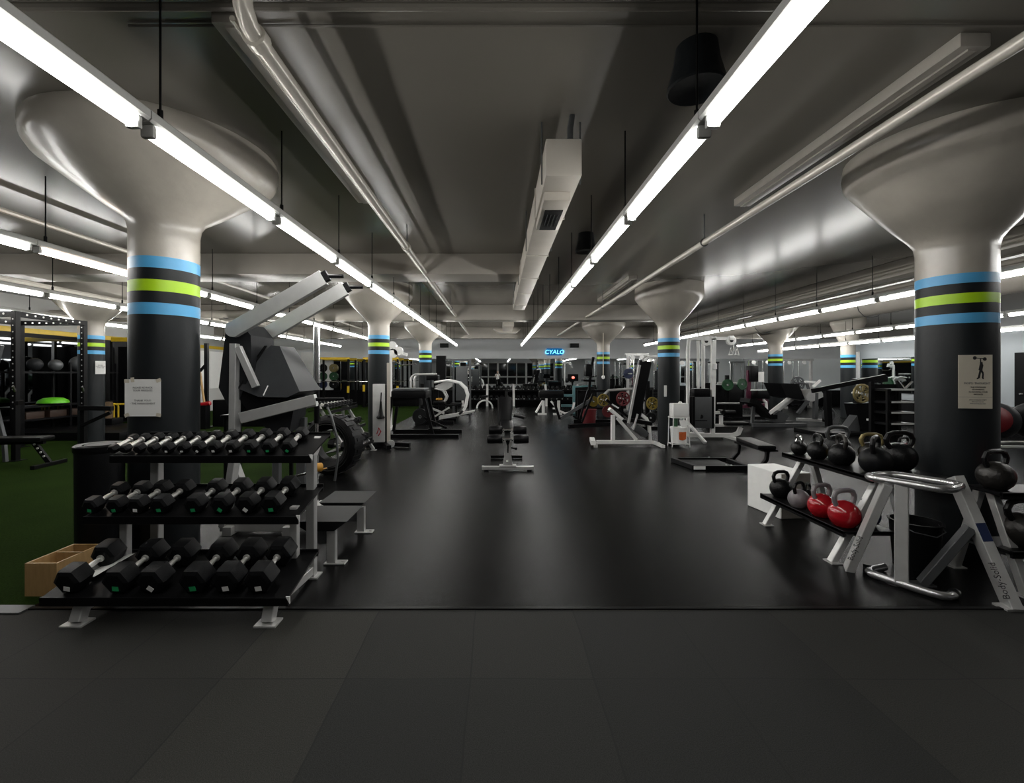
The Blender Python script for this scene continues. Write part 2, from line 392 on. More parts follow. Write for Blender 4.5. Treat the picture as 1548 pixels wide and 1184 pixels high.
# walls
mb = MB(); mb.box(((XL+XR)/2, YB+.1, .71+(ZC-.71)/2), (XR-XL+.4, .2, ZC-.71)); mb.m = 1; mb.box(((XL+XR)/2, YB+.1, .355), (XR-XL+.4, .2, .71)); struct('wall_back', mb, ['wallg', 'walldk'], smooth=0)  # back wall coloured near black below the mirror, pale grey above
mb = MB().box(((XL+XR)/2, YF-.1, ZC/2), (XR-XL+.4, .2, ZC)); struct('wall_front', mb, 'wallg', smooth=0)
mb = MB(); mb.box((XL-.1, (YF+YB)/2, 3.0), (.2, YB-YF, .8)); mb.m = 1; mb.box((XL-.1, (YF+16.5)/2, 1.3), (.2, 16.5-YF, 2.6))
mb.m = 0; mb.box((XL-.1, (16.5+YB)/2, 1.3), (.2, YB-16.5, 2.6))
mb.m = 2; mb.box((XL+.03, (YF+YB)/2, 2.56), (.06, YB-YF, .12)); struct('wall_left', mb, ['wallw', 'walldk', 'yellow'], smooth=0)
mb = MB(); mb.box((12.5, 12.0, 1.67), (.2, 8.0, 1.94)); mb.m = 1; mb.box((12.5, 12.0, .35), (.2, 8.0, .70)); mb.m = 0; mb.box((12.5, 8.15, 3.0), (.25, .3, .8)); struct('wall_right', mb, ['wallr', 'walldk'], smooth=0)
mb = MB().box((XR+.1, (YF+YB)/2, ZC/2), (.2, YB-YF, ZC)); struct('wall_right', mb, 'wallg', smooth=0)
mb = MB().box((14.75, 16.05, 1.32), (4.5, .12, 2.64)); struct('wall_right', mb, 'wallg', smooth=0)
# mirrors
def mirror(name, label, mb, mt='mirror'):
    o = mb.build(name, mt, smooth=0); tag(o, label, 'mirror'); return o
mirror('wall_mirror', 'wide mirror along the back wall above the dumbbell rack', MB().box((4.4, YB-.012, 1.46), (24.6, .02, 1.52)))
mirror('wall_mirror', 'mirror on the grey wall at the right behind the kettlebells', MB().box((12.385, 14.15, 1.45), (.02, 2.3, 1.10)))
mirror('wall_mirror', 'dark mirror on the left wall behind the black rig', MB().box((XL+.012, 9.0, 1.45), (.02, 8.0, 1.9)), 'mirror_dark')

# ---------------- columns
def column(x, y, r, z0, zs, Rc, neck, rim, n=48):
    """shaft with five painted bands from z0 to z0+zs, flared capital under the ceiling"""
    b = zs/5
    prof = [(r, 0), (r, z0), (r, z0+b), (r, z0+2*b), (r, z0+3*b), (r, z0+4*b), (r, z0+5*b)]
    mts = [0, 1, 0, 2, 0, 1]
    for zz, rr in ((neck-.10, r), (neck-.03, r+.012), (neck+.03, r+.05)): prof.append((rr, zz)); mts.append(3)
    for t in (.2, .45, .7, 1.0):
        prof.append((r+.05+(Rc-.03-r-.05)*t, neck+.03+(rim-.02-neck-.03)*(t**1.05))); mts.append(3)
    for rr, zz in ((Rc, rim+.03), (Rc+.01, rim+.10), (Rc, ZC)): prof.append((rr, zz)); mts.append(3)
    mb = MB().lathe(prof, (0, 0, 0), n=n, mats=mts)
    return struct('column', mb, ['colblack', 'colblue', 'collime', 'colbeige'], 'round charcoal column with blue and lime bands and a flared beige capital', (x, y, 0), smooth=28)
COLS = [(-2.88, 3.9, .255, 1.985, .475, .88, 2.80, 3.25), (-2.57, 9.75, .225, 1.92, .40, .72, 2.62, 3.12), (-2.55, 15.9, .225, 1.9, .41, .74, 2.62, 3.12),
        (3.87, 3.8, .255, 1.905, .40, .76, 2.62, 3.20), (3.71, 9.75, .225, 1.86, .40, .70, 2.58, 3.10), (3.74, 15.9, .225, 1.84, .42, .74, 2.6, 3.12),
        (9.82, 15.9, .225, 1.78, .40, .72, 2.58, 3.12), (-8.8, 9.75, .225, 1.92, .40, .72, 2.62, 3.12), (-8.8, 15.9, .225, 1.9, .40, .72, 2.62, 3.12),
        (12.0, 15.4, .21, 1.70, .44, .5, 2.58, 3.15), (-8.8, 3.75, .245, 1.95, .42, .8, 2.7, 3.2), (9.9, 9.75, .225, 1.86, .40, .72, 2.6, 3.12), (-2.6, -2.5, .24, 1.95, .42, .8, 2.7, 3.2), (3.8, -2.5, .24, 1.95, .42, .8, 2.7, 3.2)]
for c in COLS: column(*c)

# ---------------- beams
def beam(x0, x1, y0, y1, z0, label): struct('beam', MB().box(((x0+x1)/2, (y0+y1)/2, (z0+ZC)/2), (x1-x0, y1-y0, ZC-z0), r=.012), 'beam', label, smooth=30)
beam(XL, .42, 7.1, 7.7, 3.07, 'taupe ceiling beam across the left half, ending at the long duct')
beam(XL, 5.0, 12.4, 12.9, 2.98, 'taupe ceiling beam across the middle of the room')
beam(XL, XR, 18.4, 18.9, 2.95, 'taupe ceiling beam nearest the back wall')
beam(XL, 2.3, 1.2, 2.02, 3.34, 'shallow ceiling beam overhead in front')
struct('beam', MB().box((6.95, 12.0, 3.27), (.5, 18.0, .26), r=.01), 'ceil', 'dark lengthwise ceiling beam right of the aisle')

# ---------------- strip lights
HL = 2.70
def strip_light(L, mt, hang):
    t = thing('strip_light', 'x', 'ceiling light')
    d = MB(); n = 6; sec = [(.034*math.cos(math.pi*i/n), -.016-.044*math.sin(math.pi*i/n)) for i in range(n+1)]+[(-.026, .005), (.026, .005)]
    d.sweep([(0, .06, 0), (0, L-.06, 0)], sec); d.build('diffuser', mt, t)
    h = MB().rbar([(0, .004, .03), (0, L-.004, .03)], .095, .06, r=.012)
    for yy in (.045, L-.045): h.box((0, yy, -.03), (.064, .03, .06), r=.01)
    h.build('housing', 'house', t)
    g = MB()
    for yy in hang: g.cyl((0, yy, .06), (0, yy, ZC-HL), .006, 6); g.cyl((0, yy, .06), (0, yy, .12), .014, 6)
    g.build('hanger', 'blackm', t)
    return t
L0 = 1.268
light_proto = strip_light(L0, 'light', (.12,)); warm_proto = strip_light(L0, 'lightw', (.12,))
ROWS = [(-1.69, 0, 2.135, -2, 13, 'the row left of the aisle'), (1.0, 0, 2.135, -2, 13, 'the row right of the aisle'),
        (-4.35, 0, 4.21, -1, 12, 'the row beyond the left column'), (-6.75, 0, 4.17, -1, 12, 'the row over the turf'),
        (-9.3, 0, 3.75, 2, 11, 'the row along the left wall'), (6.05, 0, 4.6, -2, 11, 'the row beyond the right column'),
        (10.2, 0, 5.2, 0, 11, 'the row over the leg machines'), (11.35, -.2, 8.2, 0, 9, 'the low row along the right wall')]
protos_used = {}
for (x, dz, y0, k0, k1, nm) in ROWS:
    for q, k in enumerate(range(k0, k1)):
        y = y0+k*L0
        if y > YB-1.6: continue
        warm = (x == -4.35 and abs(k) == 0)
        pr = warm_proto if warm else light_proto
        if dz: pass
        if pr.name not in protos_used: o = pr; protos_used[pr.name] = 1
        else: o = dup(pr)
        o.location = (x, y, HL+dz)
        o['group'] = 'lit ceiling tubes in '+nm
        lab = ORD[q]+' lit tube from the front in '+nm
        if warm: lab = 'warm pinkish lit tube in '+nm
        o['label'] = lab

# ---------------- ducts, pipes and ceiling fittings
t = thing('air_duct', 'long beige rectangular air duct under the ceiling above the aisle', 'air duct', (.48, 3.25, 2.93))
d = MB(); d.box((0, 3.45, .135), (.26, 6.9, .27), r=.01)
for yy in (.9, 2.2, 3.5, 4.8, 6.1): d.box((0, yy, .135), (.275, .03, .285))
d.build('duct', 'duct', t)
g = MB(); g.box((-.01, .65, -.035), (.21, .74, .07), r=.008); gr = g.build('register_box', 'duct', t)
g = MB(); g.box((-.01, .74, -.073), (.15, .50, .008)); g.build('opening', 'walldk', gr)
g = MB()
for k in range(4): g.box((-.055+k*.03, .72, -.079), (.008, .30, .008), Matrix.Identity(4))
g.build('louver_blade', 'chrome', gr)
hg = MB()
for yy in (.15, 2.0, 4.0, 6.0):
    for s in (-.145, .145): hg.cyl((s, yy, .0), (s, yy, ZC-2.93), .006, 6)
hg.build('hanger', 'steel_d', t)
t = thing('pipe_elbow', 'short capped pipe above the near end of the long duct', 'pipe', (.53, 3.28, 3.205)); MB().tube([(0, 0, 0), (0, 0, .08), (.01, .02, .13), (.02, .03, .195)], .022, 10).build('pipe', 'steel_d', t)
t = thing('air_duct', 'small rectangular duct hung near the back wall over the aisle', 'air duct', (.35, 14.2, 3.0)); MB().box((0, 1.0, .15), (.34, 2.0, .3), r=.01).build('duct', 'duct', t)
MB().prism([(-.5, .12), (-.32, -.02), (.32, -.02), (.5, .12)], 1.9, 2.5).build('diffuser_hood', 'duct', t)
def pipe(name, label, pts, r, mt, clamps=(), n=12):
    t = thing(name, label, 'pipe', tuple(pts[0])); p0 = Vector(pts[0])
    m = MB().tube([Vector(p)-p0 for p in pts], r, n)
    m.build('pipe', mt, t)
    if clamps:
        for q in clamps:
            c = MB(); q = Vector(q)-p0; c.tube([q+Vector((r*1.2*math.cos(a), 0, r*1.2*math.sin(a))) for a in [2*math.pi*i/12 for i in range(12)]], .008, 6, closed=True, up=(0, 1, 0))
            c.cyl(q+Vector((0, 0, r)), (q.x, q.y, ZC-p0.z-.001), .007, 6); c.build('clamp', 'steel_d', t)
    return t
el = [(-1.15, 2.02, 3.39), (-1.15, 2.02, 3.22)]+[(-1.15, 2.02+.12-.12*math.cos(a), 3.22-.12*math.sin(a)) for a in (R(30), R(60), R(90))]
tp = pipe('ceiling_pipe', 'shiny cream pipe with an elbow, left of the middle of the ceiling', el+[(-1.15, 5.7, 3.1), (-1.15, 18.3, 3.1)], .042, 'pipe', [(-1.15, 5.72, 3.1), (-1.15, 11.0, 3.1)])
MB().cyl((0, .10, -.29), (0, .16, -.29), .056, 14).build('coupling', 'pipe', tp); MB().cyl((0, 3.6, -.29), (0, 3.72, -.29), .056, 14).build('coupling', 'pipe', tp)
pipe('ceiling_conduit', 'thin conduit beside the shiny elbow pipe', [(-1.24, 2.1, 3.16), (-1.24, 18.0, 3.16)], .014, 'pipe', n=8)
pipe('ceiling_pipe', 'straight cream pipe on the right of the ceiling', [(2.46, 1.2, 3.06), (2.46, 18.3, 3.06)], .036, 'pipe', [(2.46, 5.35, 3.06), (2.46, 10.5, 3.06), (2.46, 15.0, 3.06)])
pipe('ceiling_conduit', 'thin dark conduit crossing the ceiling overhead in front', [(XL+.1, 2.28, 3.36), (1.55, 2.28, 3.36)], .02, 'ceil', n=8)
pipe('ceiling_conduit', 'second thin conduit crossing the ceiling overhead in front', [(-2.0, 2.44, 3.385), (3.0, 2.44, 3.385)], .009, 'ceil', n=6)
pipe('round_duct', 'thick beige round duct crossing the left half behind the black rig', [(XL+.1, 11.6, 3.04), (-5.6, 11.6, 3.04)], .10, 'duct', [(-9.8, 11.6, 3.04), (-7.0, 11.6, 3.04)], 16)
pipe('round_duct', 'wide beige round duct crossing behind the second left column', [(-5.6, 11.75, 3.04), (-5.5, 11.75, 3.04), (-2.2, 11.75, 3.04)], .17, 'duct', [(-4.6, 11.75, 3.04), (-3.4, 11.75, 3.04)], 20)
pipe('round_duct', 'long beige round duct running back above the right lights', [(8.3, 4.0, 3.05), (8.3, 18.3, 3.05)], .26, 'duct', [(8.3, 6.5, 3.05), (8.3, 10.0, 3.05), (8.3, 14.0, 3.05)], 20)
pipe('ceiling_conduit', 'dark conduit running along the left beam over the turf', [(-5.3, 2.4, 3.25), (-5.3, 18.0, 3.25)], .03, 'pipe', [(-5.3, 4.4, 3.25), (-5.3, 6.6, 3.25)], 8)
pipe('ceiling_conduit', 'dark grey pipe running back below the lengthwise beam, upper', [(6.55, 3.0, 3.2), (6.55, 20.0, 3.2)], .035, 'ceil', n=8)
pipe('ceiling_conduit', 'dark grey pipe running back right of the lengthwise beam, lower', [(7.35, 3.0, 3.1), (7.35, 20.0, 3.1)], .045, 'ceil', n=8)
pipe('ceiling_conduit', 'pale pipe running back over the turf lights', [(-7.7, 3.0, 2.98), (-7.7, 18.0, 2.98)], .05, 'pipe', n=8)
def batten(x, y0, y1, label):
    t = thing('ceiling_batten', label, 'batten', (x, y0, ZC-.06))
    MB().box((0, (y1-y0)/2, .02), (.17, y1-y0, .08), r=.008).build('tray', 'beam', t); MB().box((0, (y1-y0)/2, -.026), (.05, y1-y0-.04, .012)).build('rib', 'beam', t)
batten(-1.40, 2.33, 4.8, 'pale unlit batten on the ceiling beside the elbow pipe')
batten(2.66, 2.5, 4.9, 'pale unlit batten on the ceiling beside the right pipe')
batten(2.62, 8.7, 11.4, 'far unlit batten beside the right pipe')
batten(-1.42, 8.6, 11.2, 'far unlit batten beside the elbow pipe')
def spk(x, y, r, label):
    t = thing('ceiling_speaker', label, 'speaker', (x, y, 0))
    MB().lathe([(r*.72, ZC), (r*.8, ZC-.10), (r, ZC-.22), (r*1.04, ZC-.24), (r*.98, ZC-.25), (.0, ZC-.235)], n=28).build('body', 'colblack', t)
spk(1.16, 2.62, .16, 'dark drum shaped speaker on the ceiling overhead')
spk(1.2, 6.1, .14, 'smaller looking dark drum speaker further back on the ceiling')
o = MB().box((12.36, 15.42, 1.5), (.05, .10, 1.5)).build('trim_3', 'whitem'); o['kind'] = 'structure'
# blue sign on the back wall
t = thing('wall_sign', 'lit blue sign high on the back wall right of the aisle', 'sign', (2.74, YB-.02, 2.55))
MB().box((0, -.02, 0), (.76, .04, .34), r=.06).build('backing', 'bluepanel', t)
text('lettering', 'CYALO', .285, 'blueglow', t, (0, -.045, -.10), shear=.15, ext=.004)
for x, lab in ((-2.55, 'left'), (3.7, 'right')):
    o = MB().box((x, YB-.10, 2.85), (.40, .2, .2), r=.01).build('wall_speaker', 'colblack'); tag(o, 'dark box speaker high on the back wall, '+lab+' of the aisle', 'speaker')
# wall behind the camera: white framed glazing seen in the mirror
for i, x in enumerate((-4.6, -1.5, 1.6, 4.7)):
    mb = MB()
    for s in (-1.5, -.5, .5, 1.5): mb.box((x+s, YF+.04, 1.5), (.1, .08, 2.4))
    for z in (.3, 1.15, 2.7): mb.box((x, YF+.04, z), (3.0, .079, .1))
    o = mb.build('window_%d' % (i+1), 'whitem'); o['kind'] = 'structure'
    MB().box((x, YF+.02, 1.5), (2.96, .02, 2.3)).build('pane', 'glass_dark', o)
# ================================================================ front dumbbell rack
RX0, RX1 = -2.70, -1.30
SH = [(2.65, .175, 3.10, .274, RX0+.0, -1.235), (2.93, .565, 3.36, .66, RX0, -1.30), (3.13, .925, 3.50, 1.03, RX0, -1.30)]   # front y,z, back y,z
t = thing('dumbbell_rack', 'black three-tier dumbbell rack with silver uprights, in front of the left column', 'rack', (-2.0, 3.0, 0))
def sdir(s): return Vector((0, s[2]-s[0], s[3]-s[1])).normalized()
for s in SH:
    d = sdir(s); nrm = Vector((0, -d.z, d.y)); m = WB(); L = math.hypot(s[2]-s[0], s[3]-s[1])
    a = Vector((0, s[0], s[1])); xm = (s[4]+s[5])/2
    y0 = a+d*.0-nrm*.006; y1 = a+d*L-nrm*.006
    m.bar((xm, y0.y, y0.z), (xm, y1.y, y1.z), s[5]-s[4], .012, up=nrm)
    m.bar((s[4], a.y+.006, a.z-.022), (s[5], a.y+.006, a.z-.022), .014, .052, up=(0, 0, 1))
    b = a+d*L; m.bar((s[4], b.y, b.z-.008), (s[5], b.y, b.z-.008), .012, .05)
    m.build('shelf', 'blackm', t)
for x, sg in ((-2.52, -1), (-1.375, 1)):
    m = WB(); m.bar((x, 3.33, .0), (x, 3.33, .90), .06, .06, up=(0, 1, 0)); m.bar((x, 3.33, .88), (x, 3.46, 1.0), .05, .06); m.build('upright', 'steel', t)
    m = WB(); m.bar((x, 3.05, .20), (x, 3.05, .60), .05, .05, up=(0, 1, 0)); m.build('front_post', 'steel', t)
    m = WB(); m.rbar([(x, 2.70, .012), (x, 2.76, .16), (x, 2.9, .195)], .065, .065); m.box((x, 2.70, .005), (.13, .10, .01)); m.build('foot', 'steel', t)
    m = WB(); m.bar((x, 2.74, .09), (x, 3.33, .05), .05, .06); m.box((x, 3.33, .005), (.12, .11, .01)); m.build('base_rail', 'steel', t)
    for s in SH[:2]:
        d = sdir(s); a = Vector((x, s[0], s[1])); m = WB(); m.bar(a+d*.08-Vector((0, 0, .035)), a+d*.42-Vector((0, 0, .035)), .04, .045); m.build('shelf_arm', 'steel', t)
m = WB()
for s in SH: m.prism([(s[5]-.012, s[1]+.012), (s[5]+.012, s[1]+.012), (s[5]+.012, s[1]-.03)], s[0]-.004, s[0]+.004)
m.build('corner_bracket', 'whitem', t)

def dumbbell(r, hl, gl, sticker, name='dumbbell'):
    t = thing(name, 'x', 'dumbbell')
    for sg in (-1, 1):
        c = sg*(gl/2+hl/2); m = MB(); e = min(.018, hl*.25)
        m.lathe([(r*.70, c-hl/2), (r*.95, c-hl/2+e*.6), (r, c-hl/2+e*1.4), (r, c+hl/2-e*1.4), (r*.95, c+hl/2-e*.6), (r*.70, c+hl/2)], axis=(0, 1, 0), n=6)
        m.build('head', 'rubber', t, smooth=20)
    m = MB(); g = gl/2
    m.lathe([(.013, -g), (.022, -g+.001), (.022, -g+.012), (.0135, -g+.016), (.014, -g*.55), (.0165, 0), (.014, g*.55), (.0135, g-.016), (.022, g-.012), (.022, g-.001), (.013, g)], axis=(0, 1, 0), n=14)
    m.build('handle', 'knurl', t)
    if sticker:
        w = r*.44; m = MB()
        T = Matrix.Translation((r*.05, -(gl/2+hl)-.0008, -r*.42))@Matrix.Rotation(R(random.choice((-8, 5, 12, 40))), 4, 'Y')
        m.box((0, 0, 0), (w, .0016, w*.8), T); m.build('sticker', sticker, t)
    return t
def place_on(o, s, x, r, L, u0=.03):
    d = sdir(s); nrm = Vector((0, -d.z, d.y)); p = Vector((x, s[0], s[1]))+d*(u0+L/2)+nrm*(r*.866+.0035)
    o.location = p; o.rotation_euler = (math.atan2(d.z, d.y), 0, 0)
def row(s, pxs, Yn, rs, hls, gls, stk, where):
    n = len(pxs)
    for i, px in enumerate(pxs):
        f = i/(n-1); r = rs[0]+(rs[1]-rs[0])*f; hl = hls[0]+(hls[1]-hls[0])*f; gl = gls
        o = dumbbell(r, hl, gl, stk[i % len(stk)]); o['group'] = 'dumbbells on the front rack'
        o['label'] = 'black hex dumbbell, '+ORD[i]+' from the left on the '+where
        place_on(o, s, (px-CX)/F*Yn, r, gl+2*hl)
row(SH[0], [121, 192, 243, 305, 353, 401], 2.76, (.083, .087), (.125, .13), .125, ['paper', 'green', 'paper', 'green', 'paper', 'paper'], 'bottom shelf of the front rack')
row(SH[1], [144, 180, 212, 247, 298, 338, 376, 414], 3.0, (.056, .071), (.09, .11), .12, ['green', 'green', 'paper', 'green', 'green', 'green', 'paper', 'green'], 'middle shelf of the front rack')
row(SH[2], [176, 194, 215, 236, 258, 281, 304, 328, 354, 381, 409, 438], 3.2, (.032, .05), (.06, .09), .12, [None, None, None, None, 'paper', 'paper', 'paper', 'paper', 'paper', 'green', 'green', 'green'], 'top shelf of the front rack')
# white paper tucked beneath the first bottom dumbbell
t = MB(); s = SH[0]; d = sdir(s); nr = Vector((0, -d.z, d.y)); p = Vector((-2.475, s[0], s[1]))+d*.27+nr*.004
o = MB().sweep([(-.055, -.12, .0), (-.05, 0, .003), (-.055, .12, .0)], [(-.065, 0), (.065, .03), (.065, .031), (-.065, .001)]).build('paper_sheet', 'paper'); o.location = p; o.rotation_euler = (math.atan2(d.z, d.y), 0, R(-16))
tag(o, 'white paper sheet lying beside the first dumbbell on the bottom shelf', 'paper')
# ---------------- crate and bin
t = thing('wooden_crate', 'open pine box with a divider, on the turf at the end of the rack', 'crate', (-3.075, 3.035, 0))
w, dp, h, k = .215, .335, .222, .014
m = MB(); m.box((0, 0, h/2), (w, k, h)); m.build('end_panel', 'wood', t); m = MB(); m.box((0, dp, h/2), (w, k, h)); m.build('end_panel', 'wood', t)
for sx in (-1, 1): m = MB(); m.box((sx*(w/2-k/2), dp/2, h/2), (k, dp-k, h)); m.build('side_panel', 'wood', t)
m = MB(); m.box((0, dp*.6, h/2), (w-2*k, k, h-.01)); m.build('divider', 'wood', t); m = MB(); m.box((0, dp/2, k/2+.001), (w-2*k, dp-k, k)); m.build('bottom', 'wood', t)
t = thing('rubbish_bin', 'tall black cylindrical bin between the rack and the left column', 'bin', (-3.150, 3.565, 0))
MB().lathe([(.145, 0), (.15, .02), (.155, .88), (.155, .915)], n=36).build('body', 'rubber', t)
MB().lathe([(.156, .885), (.163, .895), (.163, .935), (.15, .945), (.11, .94), (.105, .918)], n=36).build('rim', 'blackm', t)
MB().lathe([(.095, .919), (.095, .941), (.0, .943)], n=28).build('lid_disc', 'foam', t)

# ---------------- signs on the columns
def taped(root, pts): pass
cx, cy, r = COLS[0][:3]
sg = thing('paper_notice', 'white notice taped to the left column above the dumbbells', 'notice', (-2.868, cy-.262, 1.305), R(2))
MB().box((0, 0, 0), (.285, .0015, .30)).build('sheet', 'paper', sg)
text('lettering', 'PLEASE RE-RACK\nYOUR WEIGHTS', .021, 'inkgrey', sg, (0, -.0022, .075), spacing=1.1)
text('lettering', 'THANK YOU!!\n- THE MANAGEMENT', .021, 'inkgrey', sg, (0, -.0022, -.03), spacing=1.1)
for tx, tz, a in ((-.125, .135, 0), (-.08, .145, 85), (.125, .14, -20), (.125, -.14, 12), (-.125, -.14, -25)):
    MB().box((0, -.0012, 0), (.038, .0012, .028), Matrix.Translation((tx, -.001, tz))@Matrix.Rotation(R(a), 4, 'Y')).build('tape', 'cream', sg)
# poster on the right column (hung from the side of the column that faces the aisle)
cx, cy, r = COLS[3][:3]
sg = thing('poster', 'cream poster with a weightlifter on the right column', 'poster', (3.768, 3.548, 1.436), R(-14))
sg.scale = (.80, 1, .94)
MB().box((0, 0, 0), (.275, .002, .45)).build('board', 'cream', sg)
fig = MB()
def flat(a, b, w): fig.bar((a[0], -.0022, a[1]), (b[0], -.0022, b[1]), w, .002, up=(0, 1, 0), r=.0004)
fig.lathe([(.0, -.0035), (.015, -.0034), (.015, -.0012)], (-.005, 0, .2), axis=(0, 1, 0), n=14); fig.lathe([(.0, -.0035), (.015, -.0034), (.015, -.0012)], (.075, 0, .19), axis=(0, 1, 0), n=14)
flat((0, .2), (.08, .19), .007); flat((.04, .195), (.043, .155), .008); flat((.046, .165), (.05, .135), .022); flat((.05, .145), (.04, .095), .03)
flat((.042, .10), (.026, .03), .016); flat((.045, .10), (.062, .068), .016); flat((.062, .068), (.058, .028), .013); flat((.026, .03), (.012, .026), .010); flat((.058, .028), (.066, .026), .009)
fig.build('weightlifter_print', 'ink', sg)
text('lettering', "MOP'S  THOUGHT", .026, 'inkgrey', sg, (.014, -.0022, -.022))
text('lettering', 'THE STRONGER\nMOVEMENTS\nRE-RACKING YOUR\nWEIGHTS', .017, 'ink', sg, (.023, -.0022, -.052), spacing=1.15)
text('lettering', 'please re-rack your weights\nafter each exercise\nthank you from the team', .0125, 'inkgrey', sg, (.02, -.0022, -.155), spacing=1.3)
MB().box((0, -.0016, -.128), (.27, .0012, .002)).build('rule', 'inkgrey', sg)

# ================================================================ kettlebells and the two kettlebell racks
def kettlebell(r, body, handle, name='kettlebell', hw=1.0, hh=1.0, ring=False):
    t = thing(name, 'x', 'kettlebell')
    prof = [(0, 0), (.50*r, 0), (.60*r, .03*r)]
    for k in range(1, 12):
        a = R(-58+148*k/12); prof.append((r*math.cos(a), .86*r+r*math.sin(a)))
    prof.append((.0, 1.86*r))
    MB().lathe(prof, n=24).build('body', body, t)
    hp = [(-.60*r, 1.40*r), (-.80*r*hw, 1.80*r), (-.86*r*hw, 2.10*r*hh), (-.70*r*hw, 2.42*r*hh), (-.35*r*hw, 2.55*r*hh), (.35*r*hw, 2.55*r*hh), (.70*r*hw, 2.42*r*hh), (.86*r*hw, 2.10*r*hh), (.80*r*hw, 1.80*r), (.60*r, 1.40*r)]
    MB().tube([(x, 0, z) for x, z in hp], .165*r, 10, up=(0, 1, 0)).build('handle', handle, t)
    return t
def kb_rack(name, label, loc, rz, L, tiers):
    t = thing(name, label, 'rack', loc, rz)
    for (y, z, dpt) in tiers:
        m = MB(); m.box((L/2, y+dpt/2, z-.012), (L, dpt, .024), r=.004); m.box((L/2, y+.01, z-.02), (L, .02, .05), r=.003); m.build('shelf', 'blackm', t)
    for x in (.10, L-.12):
        y0, z0 = tiers[0][0], tiers[0][1]; y1, z1 = tiers[-1][0], tiers[-1][1]
        m = MB(); m.bar((x, y0+.0, 0.0), (x, y1+.16, z1-.03), .055, .05); m.box((x, y0+.01, .004), (.10, .09, .008)); m.build('front_leg', 'steel', t)
        m = MB(); m.bar((x, y1+.42, 0), (x, y1+.24, z1-.03), .05, .05); m.box((x, y1+.42, .004), (.10, .09, .008)); m.build('rear_leg', 'steel', t)
        m = MB(); m.bar((x, y0+.08, z0-.05), (x, y1+.36, z0-.05), .04, .04); m.build('cross_bar', 'steel_d', t)
    return t
# first rack runs away from the camera, open side towards the aisle:  local +x -> world -Y , local +y -> world +X
K1 = (2.66, 4.56)
kb_rack('kettlebell_rack', 'black two-tier kettlebell rack with silver legs facing the aisle', (K1[0], K1[1], 0), R(-90), 1.10, [(0.0, .285, .40), (.22, .70, .62)])
def k1(lx, ly, z): return (K1[0]+ly, K1[1]-lx, z)
def kb(r, body, handle, loc, rz, label, group, **kw):
    o = kettlebell(r, body, handle, **kw); o.location = loc; o.rotation_euler = (0, 0, rz); o['label'] = label; o['group'] = group; return o
g1 = 'kettlebells on the rack facing the aisle'
kb(.072, 'cast', 'chrome', k1(.10, .33, .70), R(80), 'small black kettlebell with a bright handle at the far end of the top tier', g1)
kb(.088, 'cast', 'cast', k1(.32, .36, .70), R(78), 'black kettlebell second from the far end of the top tier', g1)
kb(.10, 'cast', 'iron', k1(.60, .37, .70), R(74), 'black kettlebell with a worn handle third from the far end of the top tier', g1)
kb(.112, 'rubber', 'cast', k1(.93, .39, .70), R(40), 'big black kettlebell fourth from the far end of the top tier', g1, hw=1.1)
kb(.098, 'cast', 'cast', k1(.13, .13, .285), R(12), 'black kettlebell at the far end of the lower tier', g1)
kb(.075, 'cast', 'cast', k1(.38, .22, .285), R(40), 'small black kettlebell behind the grey one on the lower tier', g1)
kb(.088, 'greyk', 'cast', k1(.47, .08, .285), R(30), 'grey kettlebell on the lower tier', g1)
kb(.105, 'red', 'greyk', k1(.73, .10, .285), R(15), 'further of the two red kettlebells on the lower tier', g1)
kb(.112, 'red', 'greyk', k1(.98, .10, .285), R(10), 'nearer of the two red kettlebells on the lower tier', g1)
kb(.085, 'bluer', 'cast', k1(.94, .32, .285), R(20), 'navy kettlebell at the near end of the lower tier', g1)
# second rack stands beside the column, facing the camera
K2 = (3.46, 3.02)
kb_rack('kettlebell_rack', 'black two-tier kettlebell rack in front of the right column, at the edge of view', (K2[0], K2[1], 0), 0, 1.5, [(0.0, .30, .30), (.06, .68, .26)])
g2 = 'kettlebells on the rack by the right column'
kb(.104, 'iron', 'cast', (3.555, 3.21, .68), R(8), 'large worn iron kettlebell on the top shelf by the right column', g2, hw=1.05)
kb(.11, 'red', 'redr', (3.98, 3.22, .68), R(20), 'red kettlebell at the right edge on the top shelf by the column', g2)
kb(.125, 'iron', 'cast', (3.66, 3.13, .30), R(4), 'large brownish kettlebell on the lower shelf by the right column', g2, hw=1.15)
kb(.105, 'bluer', 'bluer', (3.93, 3.15, .30), R(4), 'navy kettlebell at the right edge on the lower shelf', g2)
# kettlebells standing on the floor behind the first rack
g3 = 'kettlebells on the floor behind the aisle rack'
def floor_kb(px, py, Y, r, body, handle, rz, label, **kw):
    kb(r, body, handle, ((px-CX)/F*Y, Y, 0), rz, label, g3, **kw)
kb(.112, 'cast', 'steel_d', k1(.22, .62, .70), R(5), 'kettlebell with a wide grey handle at the back of the top tier', g1, hw=1.15)
kb(.070, 'yellow', 'cast', k1(.43, .52, .70), R(30), 'small yellow kettlebell half hidden on the top tier', g1)
kb(.10, 'iron', 'bronze', k1(.52, .70, .70), R(-8), 'kettlebell with a worn gold handle at the back of the top tier', g1)
kb(.120, 'cast', 'cast', k1(.80, .70, .70), R(6), 'black kettlebell with a thick wide handle at the back of the top tier', g1, hw=1.2)
floor_kb(1313, 690, 7.6, .12, 'redr', 'cast', R(30), 'dark red kettlebell in shade on the floor behind the rack')
floor_kb(1366, 690, 8.1, .135, 'red', 'cast', R(15), 'bright red kettlebell on the floor beside the right column')
floor_kb(1340, 690, 8.0, .12, 'cast', 'cast', R(60), 'black kettlebell on the floor left of the bright red one')
floor_kb(1384, 690, 7.6, .12, 'cast', 'cast', R(80), 'black kettlebell on the floor closest to the right column')
